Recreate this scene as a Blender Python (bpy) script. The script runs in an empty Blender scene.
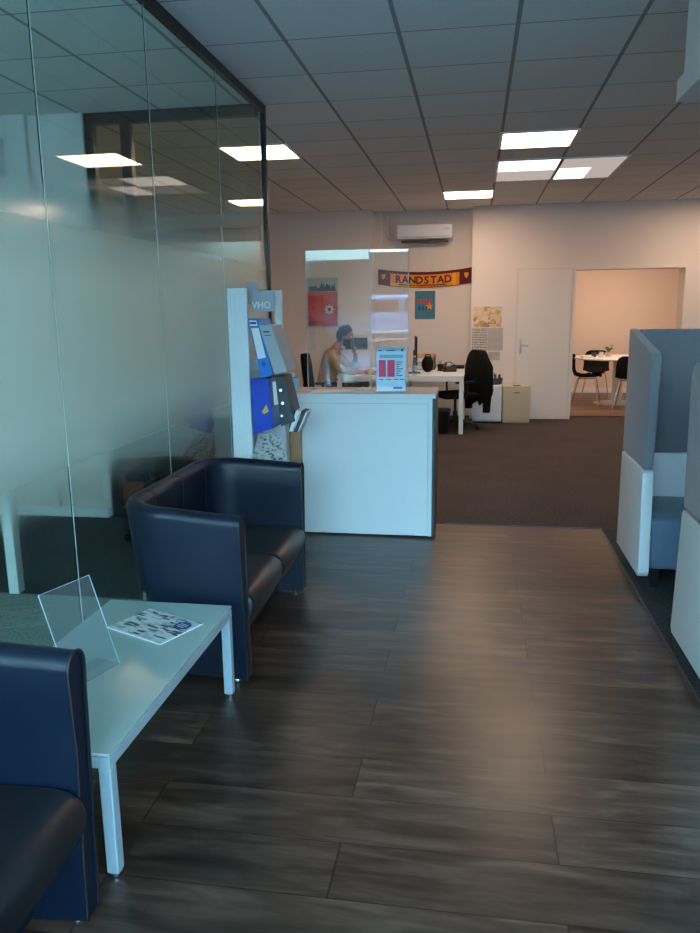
import bpy, bmesh, math, random
from mathutils import Vector, Matrix
random.seed(7)
PI = math.pi
SC = bpy.context.scene
COL = SC.collection

# ---------------------------------------------------------------- camera
cam_data = bpy.data.cameras.new('camera')
cam_data.sensor_fit = 'HORIZONTAL'; cam_data.sensor_width = 36.0
cam_data.lens = 758.8 / 700 * 36.0
cam_data.clip_start = 0.03; cam_data.clip_end = 200
cam = bpy.data.objects.new('camera', cam_data); COL.objects.link(cam)
PITCH, YAW, ROLL = 0.2018, 0.1636, -0.01267
fw = Vector((-math.sin(YAW) * math.cos(PITCH), math.cos(YAW) * math.cos(PITCH), -math.sin(PITCH)))
rt0 = Vector((math.cos(YAW), math.sin(YAW), 0)); up0 = rt0.cross(fw)
rt = rt0 * math.cos(ROLL) + up0 * math.sin(ROLL)
up = -rt0 * math.sin(ROLL) + up0 * math.cos(ROLL)
m3 = Matrix((rt, up, -fw)).transposed()
cam.matrix_world = Matrix.Translation((0, 0, 1.55)) @ m3.to_4x4()
SC.camera = cam

# ---------------------------------------------------------------- world, daylight, exposure
world = bpy.data.worlds.new('world'); SC.world = world; world.use_nodes = True
wn = world.node_tree; wn.nodes.clear()
wo = wn.nodes.new('ShaderNodeOutputWorld'); wb = wn.nodes.new('ShaderNodeBackground')
wg = wn.nodes.new('ShaderNodeTexCoord'); ws = wn.nodes.new('ShaderNodeSeparateXYZ'); wr = wn.nodes.new('ShaderNodeValToRGB')
wn.links.new(wg.outputs['Generated'], ws.inputs[0]); wn.links.new(ws.outputs['Z'], wr.inputs[0])
wr.color_ramp.elements[0].position = 0.0; wr.color_ramp.elements[0].color = (0.48, 0.80, 0.90, 1)
wr.color_ramp.elements[1].position = 0.75; wr.color_ramp.elements[1].color = (0.24, 0.56, 0.92, 1)
wn.links.new(wr.outputs[0], wb.inputs['Color']); wb.inputs['Strength'].default_value = 18.0
wn.links.new(wb.outputs[0], wo.inputs[0])

def portal(name, x0, x1, z0, z1, y):
    d = bpy.data.lights.new(name, 'AREA'); d.shape = 'RECTANGLE'; d.size = x1 - x0; d.size_y = z1 - z0
    d.cycles.is_portal = True
    o = bpy.data.objects.new(name, d); COL.objects.link(o)
    o.location = ((x0 + x1) / 2, y, (z0 + z1) / 2); o.rotation_euler = (PI / 2, 0, 0)   # emits towards +Y
    return o
YF = -1.3
portal('window_portal', -4.4, -1.55, 0.12, 2.75, YF - .16).rotation_euler = (-PI / 2, 0, 0)
portal('window_portal', -1.45, 2.6, 0.12, 2.75, YF - .16).rotation_euler = (-PI / 2, 0, 0)

SC.view_settings.view_transform = 'Standard'; SC.view_settings.look = 'None'
SC.view_settings.exposure = 0.2; SC.view_settings.gamma = 1.0
SC.view_settings.use_curve_mapping = False
SC.cycles.use_denoising = True
SC.cycles.max_bounces = 14; SC.cycles.diffuse_bounces = 5; SC.cycles.glossy_bounces = 5
SC.cycles.transmission_bounces = 10; SC.cycles.transparent_max_bounces = 24
SC.cycles.sample_clamp_indirect = 6.0
SC.cycles.blur_glossy = 0.5
LAMP = (1.0, 0.70, 0.50)
LAMP_E = 24.0

# ---------------------------------------------------------------- materials
def newmat(name):
    m = bpy.data.materials.new(name); m.use_nodes = True; m.node_tree.nodes.clear()
    return m, m.node_tree, m.node_tree.nodes.new('ShaderNodeOutputMaterial')
def srgb(c):
    return tuple((v / 255 / 12.92 if v / 255 <= .04045 else ((v / 255 + .055) / 1.055) ** 2.4) for v in c)
def N(t, kind, **kw):
    n = t.nodes.new(kind)
    for k, v in kw.items():
        if k.startswith('i_'): n.inputs[k[2:].replace('_', ' ')].default_value = v
        else: setattr(n, k, v)
    return n
def mix_rgb(t, fac, a, b):
    n = t.nodes.new('ShaderNodeMix'); n.data_type = 'RGBA'
    if isinstance(fac, (int, float)): n.inputs[0].default_value = fac
    else: t.links.new(fac, n.inputs[0])
    for s, v in ((6, a), (7, b)):
        if isinstance(v, tuple): n.inputs[s].default_value = (*v[:3], 1)
        else: t.links.new(v, n.inputs[s])
    return n.outputs[2]
def math_n(t, op, a, b=None, c=None):
    n = t.nodes.new('ShaderNodeMath'); n.operation = op
    for i, v in enumerate((a, b, c)):
        if v is None: continue
        if isinstance(v, (int, float)): n.inputs[i].default_value = v
        else: t.links.new(v, n.inputs[i])
    return n.outputs[0]

def pmat(name, col, rough=.5, metal=0, var=.06, scale=12, bump=0.0, bscale=60, spec=.5, coat=0, sheen=0):
    """principled with a soft procedural noise in colour and, if asked, in relief"""
    c = srgb(col)
    m, t, out = newmat(name)
    p = N(t, 'ShaderNodeBsdfPrincipled'); p.inputs['Roughness'].default_value = rough
    p.inputs['Metallic'].default_value = metal; p.inputs['Specular IOR Level'].default_value = spec
    p.inputs['Coat Weight'].default_value = coat; p.inputs['Sheen Weight'].default_value = sheen
    tc = N(t, 'ShaderNodeTexCoord'); nz = N(t, 'ShaderNodeTexNoise'); nz.inputs['Scale'].default_value = scale
    nz.inputs['Detail'].default_value = 3
    t.links.new(tc.outputs['Object'], nz.inputs['Vector'])
    col_o = mix_rgb(t, nz.outputs['Fac'], tuple(max(0, v * (1 - var)) for v in c), tuple(min(1, v * (1 + var)) for v in c))
    t.links.new(col_o, p.inputs['Base Color'])
    if bump:
        n2 = N(t, 'ShaderNodeTexNoise'); n2.inputs['Scale'].default_value = bscale; n2.inputs['Detail'].default_value = 4
        t.links.new(tc.outputs['Object'], n2.inputs['Vector'])
        b = N(t, 'ShaderNodeBump'); b.inputs['Strength'].default_value = bump; b.inputs['Distance'].default_value = .002
        t.links.new(n2.outputs['Fac'], b.inputs['Height']); t.links.new(b.outputs[0], p.inputs['Normal'])
    t.links.new(p.outputs[0], out.inputs[0])
    return m

def emat(name, col, e):
    m, t, out = newmat(name); n = N(t, 'ShaderNodeEmission')
    n.inputs[0].default_value = (*col, 1); n.inputs[1].default_value = e
    t.links.new(n.outputs[0], out.inputs[0]); return m

def fresnel_abs(t, f0=.04, power=5.0):
    g = N(t, 'ShaderNodeNewGeometry'); d = N(t, 'ShaderNodeVectorMath', operation='DOT_PRODUCT')
    t.links.new(g.outputs['Incoming'], d.inputs[0]); t.links.new(g.outputs['Normal'], d.inputs[1])
    a = math_n(t, 'ABSOLUTE', d.outputs['Value']); a = math_n(t, 'SUBTRACT', 1.0, a)
    a = math_n(t, 'POWER', a, power); return math_n(t, 'MULTIPLY_ADD', a, 1 - f0, f0)

def clear_mat(name, tint=(.95, .97, .97), f0=.04, haze=0.0):
    m, t, out = newmat(name)
    tr = N(t, 'ShaderNodeBsdfTransparent'); tr.inputs[0].default_value = (*tint, 1)
    gl = N(t, 'ShaderNodeBsdfGlossy'); gl.inputs['Roughness'].default_value = .01
    mx = N(t, 'ShaderNodeMixShader'); t.links.new(fresnel_abs(t, f0), mx.inputs[0])
    base = tr.outputs[0]
    if haze:
        df = N(t, 'ShaderNodeBsdfDiffuse'); df.inputs[0].default_value = (.8, .85, .88, 1)
        m2 = N(t, 'ShaderNodeMixShader'); m2.inputs[0].default_value = haze
        t.links.new(tr.outputs[0], m2.inputs[1]); t.links.new(df.outputs[0], m2.inputs[2]); base = m2.outputs[0]
    t.links.new(base, mx.inputs[1]); t.links.new(gl.outputs[0], mx.inputs[2]); t.links.new(mx.outputs[0], out.inputs[0])
    return m

def frosted_mat(name, tint=(.88, .93, .88)):
    """partition glass: clear above and below, with an etched band that fades in and out with height"""
    m, t, out = newmat(name)
    g = N(t, 'ShaderNodeNewGeometry'); s = N(t, 'ShaderNodeSeparateXYZ'); t.links.new(g.outputs['Position'], s.inputs[0])
    r = N(t, 'ShaderNodeValToRGB'); z = math_n(t, 'DIVIDE', s.outputs['Z'], 3.0); t.links.new(z, r.inputs[0])
    e = r.color_ramp.elements
    r.color_ramp.interpolation = 'EASE'; e[0].position = .80 / 3; e[0].color = (0, 0, 0, 1); e[1].position = 1.2 / 3; e[1].color = (1, 1, 1, 1)
    a = e.new(1.62 / 3); a.color = (1, 1, 1, 1); b = e.new(2.12 / 3); b.color = (0, 0, 0, 1)
    rough = math_n(t, 'MULTIPLY_ADD', r.outputs[0], .185, .03)
    rf = N(t, 'ShaderNodeBsdfRefraction'); rf.inputs['Color'].default_value = (*tint, 1); rf.inputs['IOR'].default_value = 1.45
    t.links.new(rough, rf.inputs['Roughness'])
    tl = N(t, 'ShaderNodeBsdfTranslucent'); tl.inputs[0].default_value = (.90, .86, .77, 1)
    m1 = N(t, 'ShaderNodeMixShader'); t.links.new(math_n(t, 'MULTIPLY', r.outputs[0], .56), m1.inputs[0])
    t.links.new(rf.outputs[0], m1.inputs[1]); t.links.new(tl.outputs[0], m1.inputs[2])
    gl = N(t, 'ShaderNodeBsdfGlossy'); t.links.new(math_n(t, 'MULTIPLY_ADD', r.outputs[0], .22, .012), gl.inputs['Roughness'])
    m2 = N(t, 'ShaderNodeMixShader'); t.links.new(fresnel_abs(t, .045), m2.inputs[0])
    t.links.new(m1.outputs[0], m2.inputs[1]); t.links.new(gl.outputs[0], m2.inputs[2]); t.links.new(m2.outputs[0], out.inputs[0])
    return m

def wood_floor_mat(name, c1, c2, c3, x0=.265, y0=1.955, L=1.26, W=.2195):
    m, t, out = newmat(name)
    g = N(t, 'ShaderNodeNewGeometry'); s = N(t, 'ShaderNodeSeparateXYZ'); t.links.new(g.outputs['Position'], s.inputs[0])
    ry = math_n(t, 'DIVIDE', math_n(t, 'SUBTRACT', s.outputs['Y'], y0), W)
    row = math_n(t, 'FLOOR', ry); fy = math_n(t, 'SUBTRACT', ry, row)
    par = math_n(t, 'FLOORED_MODULO', row, 2.0)
    rx = math_n(t, 'DIVIDE', math_n(t, 'SUBTRACT', s.outputs['X'], x0), L)
    rx = math_n(t, 'MULTIPLY_ADD', par, .5, rx)
    cx = math_n(t, 'FLOOR', rx); fx = math_n(t, 'SUBTRACT', rx, cx)
    cell = N(t, 'ShaderNodeCombineXYZ'); t.links.new(row, cell.inputs[0]); t.links.new(cx, cell.inputs[1])
    wn_ = N(t, 'ShaderNodeTexWhiteNoise', noise_dimensions='3D'); t.links.new(cell.outputs[0], wn_.inputs['Vector'])
    off = N(t, 'ShaderNodeVectorMath', operation='MULTIPLY_ADD')
    t.links.new(wn_.outputs['Color'], off.inputs[0]); off.inputs[1].default_value = (9, 9, 9); t.links.new(g.outputs['Position'], off.inputs[2])
    mp = N(t, 'ShaderNodeMapping'); mp.inputs['Scale'].default_value = (1.2, 7.5, 1); t.links.new(off.outputs[0], mp.inputs[0])
    n1 = N(t, 'ShaderNodeTexNoise'); n1.inputs['Scale'].default_value = 2.6; n1.inputs['Detail'].default_value = 8; n1.inputs['Roughness'].default_value = .62
    n1.inputs['Distortion'].default_value = .5
    t.links.new(mp.outputs[0], n1.inputs['Vector'])
    mp2 = N(t, 'ShaderNodeMapping'); mp2.inputs['Scale'].default_value = (1.0, 3.2, 1); t.links.new(off.outputs[0], mp2.inputs[0])
    n2 = N(t, 'ShaderNodeTexNoise'); n2.inputs['Scale'].default_value = 2.2; n2.inputs['Detail'].default_value = 3; t.links.new(mp2.outputs[0], n2.inputs['Vector'])
    r = N(t, 'ShaderNodeValToRGB'); t.links.new(n1.outputs['Fac'], r.inputs[0]); e = r.color_ramp.elements
    e[0].position = .26; e[0].color = (*srgb(c1), 1); e[1].position = .76; e[1].color = (*srgb(c3), 1)
    k = e.new(.5); k.color = (*srgb(c2), 1)
    # knots
    vo = N(t, 'ShaderNodeTexVoronoi'); vo.inputs['Scale'].default_value = 1.0
    mp3 = N(t, 'ShaderNodeMapping'); mp3.inputs['Scale'].default_value = (1.3, 3.4, 1); t.links.new(off.outputs[0], mp3.inputs[0]); t.links.new(mp3.outputs[0], vo.inputs['Vector'])
    kn = N(t, 'ShaderNodeMapRange'); t.links.new(vo.outputs['Distance'], kn.inputs[0]); kn.inputs[1].default_value = .03; kn.inputs[2].default_value = .18; kn.inputs[3].default_value = .4; kn.inputs[4].default_value = 1
    # value per plank
    val = math_n(t, 'MULTIPLY_ADD', wn_.outputs['Value'], .75, .58)
    val = math_n(t, 'MULTIPLY', val, math_n(t, 'MULTIPLY_ADD', n2.outputs['Fac'], .7, .65))
    val = math_n(t, 'MULTIPLY', val, kn.outputs[0])
    # joints
    ey = math_n(t, 'MINIMUM', fy, math_n(t, 'SUBTRACT', 1.0, fy)); ey = math_n(t, 'GREATER_THAN', ey, .010)
    ex = math_n(t, 'MINIMUM', fx, math_n(t, 'SUBTRACT', 1.0, fx)); ex = math_n(t, 'GREATER_THAN', ex, .0024)
    j = math_n(t, 'MULTIPLY_ADD', math_n(t, 'MULTIPLY', ex, ey), .72, .28)
    val = math_n(t, 'MULTIPLY', val, j)
    vm = N(t, 'ShaderNodeVectorMath', operation='SCALE'); t.links.new(r.outputs[0], vm.inputs[0]); t.links.new(val, vm.inputs['Scale'])
    p = N(t, 'ShaderNodeBsdfPrincipled'); t.links.new(vm.outputs[0], p.inputs['Base Color'])
    t.links.new(math_n(t, 'MULTIPLY_ADD', n1.outputs['Fac'], .20, .24), p.inputs['Roughness'])
    b = N(t, 'ShaderNodeBump'); b.inputs['Strength'].default_value = .25; b.inputs['Distance'].default_value = .0012
    t.links.new(math_n(t, 'MULTIPLY', n1.outputs['Fac'], j), b.inputs['Height']); t.links.new(b.outputs[0], p.inputs['Normal'])
    t.links.new(p.outputs[0], out.inputs[0]); return m

def carpet_mat(name, c, c2, step=0.5):
    m, t, out = newmat(name)
    g = N(t, 'ShaderNodeNewGeometry')
    n1 = N(t, 'ShaderNodeTexNoise'); n1.inputs['Scale'].default_value = 70; n1.inputs['Detail'].default_value = 6; n1.inputs['Roughness'].default_value = .8
    t.links.new(g.outputs['Position'], n1.inputs['Vector'])
    n2 = N(t, 'ShaderNodeTexNoise'); n2.inputs['Scale'].default_value = 2.3; n2.inputs['Detail'].default_value = 3; t.links.new(g.outputs['Position'], n2.inputs['Vector'])
    r = N(t, 'ShaderNodeValToRGB'); t.links.new(n1.outputs['Fac'], r.inputs[0])
    r.color_ramp.elements[0].position = .38; r.color_ramp.elements[0].color = (*srgb(c), 1)
    r.color_ramp.elements[1].position = .66; r.color_ramp.elements[1].color = (*srgb(c2), 1)
    vm = N(t, 'ShaderNodeVectorMath', operation='SCALE'); t.links.new(r.outputs[0], vm.inputs[0]); t.links.new(math_n(t, 'MULTIPLY_ADD', n2.outputs['Fac'], .5, .75), vm.inputs['Scale'])
    p = N(t, 'ShaderNodeBsdfPrincipled'); p.inputs['Roughness'].default_value = .95; p.inputs['Specular IOR Level'].default_value = .15
    t.links.new(vm.outputs[0], p.inputs['Base Color'])
    b = N(t, 'ShaderNodeBump'); b.inputs['Strength'].default_value = .6; b.inputs['Distance'].default_value = .004
    t.links.new(n1.outputs['Fac'], b.inputs['Height']); t.links.new(b.outputs[0], p.inputs['Normal'])
    t.links.new(p.outputs[0], out.inputs[0]); return m

def ceiling_mat(name, c, cl, x0=.18, y0=6.65, S=.6):
    m, t, out = newmat(name)
    g = N(t, 'ShaderNodeNewGeometry'); s = N(t, 'ShaderNodeSeparateXYZ'); t.links.new(g.outputs['Position'], s.inputs[0])
    def line(v, o, w):
        q = math_n(t, 'DIVIDE', math_n(t, 'SUBTRACT', v, o), S); f = math_n(t, 'FLOORED_MODULO', q, 1.0)
        d = math_n(t, 'MINIMUM', f, math_n(t, 'SUBTRACT', 1.0, f)); return math_n(t, 'LESS_THAN', d, w), math_n(t, 'FLOOR', q)
    lx, ix = line(s.outputs['X'], x0, .019); ly, iy = line(s.outputs['Y'], y0, .009)
    l = math_n(t, 'MAXIMUM', lx, ly)
    cell = N(t, 'ShaderNodeCombineXYZ'); t.links.new(ix, cell.inputs[0]); t.links.new(iy, cell.inputs[1])
    w_ = N(t, 'ShaderNodeTexWhiteNoise', noise_dimensions='3D'); t.links.new(cell.outputs[0], w_.inputs['Vector'])
    n1 = N(t, 'ShaderNodeTexNoise'); n1.inputs['Scale'].default_value = 45; n1.inputs['Detail'].default_value = 5; t.links.new(g.outputs['Position'], n1.inputs['Vector'])
    v = math_n(t, 'MULTIPLY_ADD', w_.outputs['Value'], .07, .90); v = math_n(t, 'MULTIPLY_ADD', n1.outputs['Fac'], .12, v)
    base = N(t, 'ShaderNodeVectorMath', operation='SCALE'); base.inputs[0].default_value = srgb(c); t.links.new(v, base.inputs['Scale'])
    col = mix_rgb(t, l, base.outputs[0], srgb(cl))
    p = N(t, 'ShaderNodeBsdfPrincipled'); p.inputs['Roughness'].default_value = .85; p.inputs['Specular IOR Level'].default_value = .3
    t.links.new(col, p.inputs['Base Color'])
    b = N(t, 'ShaderNodeBump'); b.inputs['Strength'].default_value = .5; b.inputs['Distance'].default_value = .006; b.invert = True
    t.links.new(l, b.inputs['Height']); t.links.new(b.outputs[0], p.inputs['Normal'])
    t.links.new(p.outputs[0], out.inputs[0]); return m

def print_mat(name, paper, inks, scale=30, stretch=(1, 3, 1), thr=.5, seed=0):
    """paper with procedural patches of print"""
    m, t, out = newmat(name)
    tc = N(t, 'ShaderNodeTexCoord'); mp = N(t, 'ShaderNodeMapping'); mp.inputs['Scale'].default_value = stretch; mp.inputs['Location'].default_value = (seed, seed, seed)
    t.links.new(tc.outputs['Object'], mp.inputs[0])
    v = N(t, 'ShaderNodeTexVoronoi', distance='CHEBYCHEV'); v.inputs['Scale'].default_value = scale; t.links.new(mp.outputs[0], v.inputs['Vector'])
    s = N(t, 'ShaderNodeSeparateColor'); t.links.new(v.outputs['Color'], s.inputs[0])
    r = N(t, 'ShaderNodeValToRGB'); r.color_ramp.interpolation = 'CONSTANT'; t.links.new(s.outputs[0], r.inputs[0])
    e = r.color_ramp.elements; e[0].position = 0; e[0].color = (*srgb(paper), 1); e[1].position = thr; e[1].color = (*srgb(inks[0]), 1)
    for i, c in enumerate(inks[1:], 1):
        k = e.new(thr + (1 - thr) * i / len(inks)); k.color = (*srgb(c), 1)
    p = N(t, 'ShaderNodeBsdfPrincipled'); p.inputs['Roughness'].default_value = .35; t.links.new(r.outputs[0], p.inputs['Base Color'])
    t.links.new(p.outputs[0], out.inputs[0]); return m

def shade_text_mat(name, paper, ink, rows=60, thr=.45):
    """lines of handwriting: dashes in rows"""
    m, t, out = newmat(name)
    tc = N(t, 'ShaderNodeTexCoord'); s = N(t, 'ShaderNodeSeparateXYZ'); t.links.new(tc.outputs['Object'], s.inputs[0])
    row = math_n(t, 'MULTIPLY', s.outputs['Z'], rows); f = math_n(t, 'FRACT', row); inrow = math_n(t, 'LESS_THAN', f, .55)
    c = N(t, 'ShaderNodeCombineXYZ'); t.links.new(math_n(t, 'MULTIPLY', s.outputs['X'], rows * 2.2), c.inputs[0]); t.links.new(math_n(t, 'FLOOR', row), c.inputs[1])
    n = N(t, 'ShaderNodeTexNoise'); n.inputs['Scale'].default_value = 1.0; n.inputs['Detail'].default_value = 2; t.links.new(c.outputs[0], n.inputs['Vector'])
    k = math_n(t, 'MULTIPLY', inrow, math_n(t, 'GREATER_THAN', n.outputs['Fac'], thr))
    p = N(t, 'ShaderNodeBsdfPrincipled'); p.inputs['Roughness'].default_value = .6
    t.links.new(mix_rgb(t, k, srgb(paper), srgb(ink)), p.inputs['Base Color']); t.links.new(p.outputs[0], out.inputs[0]); return m

M = {}
M['wall'] = pmat('wall paint', (232, 222, 216), .75, var=.015, scale=3, bump=.15, bscale=180)
M['wall_grey'] = pmat('recess wall paint', (222, 213, 206), .8, var=.02, scale=3, bump=.15, bscale=180)
M['door'] = pmat('door paint', (230, 222, 216), .5, var=.01)
M['white'] = pmat('white laminate', (235, 240, 243), .38, var=.01)
M['whitemetal'] = pmat('white lacquered metal', (232, 236, 238), .32, var=.01)
M['grey_top'] = pmat('grey worktop', (190, 186, 182), .28, var=.05, scale=40)
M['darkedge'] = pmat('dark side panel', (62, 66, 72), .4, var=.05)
M['black_frame'] = pmat('black lacquered frame', (26, 27, 28), .4, var=.05)
M['leather'] = pmat('dark blue black leather', (8, 22, 42), .40, var=.10, scale=30, bump=.25, bscale=260, spec=.42)
M['seam'] = pmat('seam thread', (20, 22, 28), .5)
M['leather_seat'] = pmat('dark seat leather', (20, 22, 28), .40, var=.10, scale=30, bump=.25, bscale=260, spec=.6)
M['alu'] = pmat('silver lacquered steel', (182, 200, 210), .3, metal=.3, var=.02)
M['chrome'] = pmat('chrome', (210, 212, 215), .12, metal=1, var=.01)
M['tableglass'] = pmat('back painted glass', (172, 190, 184), .14, var=.01)
M['glassedge'] = pmat('green glass edge', (60, 95, 88), .15, var=.05)
M['felt'] = pmat('grey blue upholstery', (134, 133, 142), .9, var=.07, scale=55, bump=.5, bscale=500, sheen=.25)
M['felt2'] = pmat('blue seat upholstery', (100, 122, 148), .9, var=.07, scale=55, bump=.5, bscale=500, sheen=.25)
M['black'] = pmat('black plastic', (14, 14, 15), .5, var=.05)
M['blackshell'] = pmat('matt black shell', (16, 15, 15), .85, spec=.2)
M['blackfab'] = pmat('black fabric', (17, 17, 19), .95, var=.2, scale=30, bump=.5, bscale=300, spec=.2)
M['beige'] = pmat('beige cabinet', (205, 190, 160), .45, var=.02)
M['blue'] = pmat('bright blue board', (20, 120, 205), .35, var=.04)
M['bluedark'] = pmat('blue board side', (18, 70, 150), .4, var=.04)
M['cobalt'] = pmat('cobalt plastic', (12, 62, 190), .3, var=.04)
M['greyboard'] = pmat('grey board', (176, 180, 186), .6, var=.05)
M['greydark'] = pmat('charcoal board', (62, 66, 72), .5, var=.06)
M['paper'] = pmat('paper', (236, 238, 238), .7, var=.01)
M['yellow'] = pmat('yellow sticker', (232, 190, 70), .5, var=.03)
M['tan'] = pmat('tan cotton shirt', (176, 150, 116), .85, var=.08, scale=20, bump=.3, bscale=150)
M['skin'] = pmat('skin', (170, 112, 86), .55, var=.05)
M['hair'] = pmat('dark hair', (38, 38, 44), .6, var=.25, scale=60, bump=.6, bscale=200)
M['beard'] = pmat('dark brown beard', (62, 44, 36), .8, var=.25, scale=80, bump=.6, bscale=250)
M['jeans'] = pmat('dark trousers', (46, 50, 62), .85, var=.1)
M['wood'] = pmat('light wood board', (178, 138, 104), .55, var=.12, scale=14)
M['green'] = pmat('fresh leaf', (84, 138, 60), .6, var=.25, scale=30)
M['red'] = pmat('poster red', (200, 40, 34), .45, var=.05)
M['orange'] = pmat('scarf orange', (232, 138, 40), .9, var=.06, scale=60)
M['gold'] = pmat('scarf gold', (236, 172, 60), .9, var=.06, scale=60)
M['maroon'] = pmat('scarf maroon', (96, 30, 34), .9, var=.1, scale=60)
M['ink'] = pmat('dark print', (40, 30, 34), .7)
M['pink'] = pmat('magenta print', (240, 56, 104), .5, var=.05)
M['cyan'] = pmat('pale teal print', (120, 190, 200), .5, var=.04)
M['navy'] = pmat('navy print', (24, 66, 130), .5, var=.04)
M['teal'] = pmat('teal poster paper', (62, 120, 140), .5, var=.15, scale=18)
M['lilac'] = pmat('pale blue card', (150, 200, 225), .5, var=.05)
M['carpaint'] = pmat('light blue car paint', (135, 195, 240), .25, var=.02, coat=.6)
M['rubber'] = pmat('tyre rubber', (25, 25, 26), .8)
M['carglass'] = pmat('dark car window', (25, 35, 42), .08, coat=.5)
M['asphalt'] = pmat('grey paving', (176, 178, 176), .9, var=.12, scale=8)
M['render'] = pmat('dark facade render', (52, 47, 40), .85, var=.06, scale=4)
M['acrylic'] = clear_mat('clear acrylic', (.93, .96, .97), .05, .05)
M['acrylic_edge'] = pmat('acrylic edge', (190, 215, 225), .25, var=.02)
M['plexi'] = clear_mat('clear screen', (.96, .97, .975), .07, .008)
M['plexi_edge'] = pmat('polished screen edge', (205, 210, 212), .2, var=.02)
M['winglass'] = clear_mat('shop window glass', (.97, .985, .985), .04)
M['pane'] = frosted_mat('office partition glass')
M['glassjoint'] = pmat('pale polished glass edge', (205, 228, 218), .2, var=.25, scale=25)
M['lamp'] = emat('lamp diffuser lit', LAMP, LAMP_E)
M['lamp_cool'] = emat('lamp diffuser half lit', (1, .86, .78), 2.2)
M['lamp_dim'] = emat('lamp diffuser unlit half', (1, .86, .80), .42)
M['lampframe'] = pmat('lamp frame', (225, 220, 215), .4)
M['floorwood'] = wood_floor_mat('dark grey brown vinyl planks', (24, 18, 15), (76, 56, 46), (120, 92, 76))
M['floorwood2'] = wood_floor_mat('meeting room planks', (84, 56, 44), (118, 84, 66), (142, 104, 84), x0=.1, y0=11.6, W=.16)
M['carpet'] = carpet_mat('brown carpet', (44, 40, 40), (98, 90, 88))
M['carpet_dark'] = carpet_mat('charcoal carpet', (34, 38, 40), (84, 92, 94))
M['carpet_light'] = carpet_mat('paler office carpet', (92, 108, 104), (150, 166, 160))
M['ceiling'] = ceiling_mat('ceiling tiles', (222, 221, 218), (146, 143, 143))
M['map'] = print_mat('map print', (222, 196, 150), [(196, 150, 90), (228, 210, 178), (170, 120, 70)], 22, (1, 1, 1), .45)
M['magazine'] = print_mat('magazine print', (226, 228, 224), [(140, 148, 152), (198, 190, 170), (60, 68, 76), (190, 200, 205)], 26, (1, 3.4, 1), .42, 3)
M['newsprint'] = print_mat('newspaper print', (206, 206, 202), [(150, 152, 154), (100, 104, 110), (180, 180, 178)], 60, (1, 1, 1.4), .62, 5)
M['writing'] = shade_text_mat('handwriting', (226, 218, 208), (70, 60, 66), 42)
M['writing_grey'] = shade_text_mat('grey typing', (214, 205, 198), (150, 140, 138), 60, .4)

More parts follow.
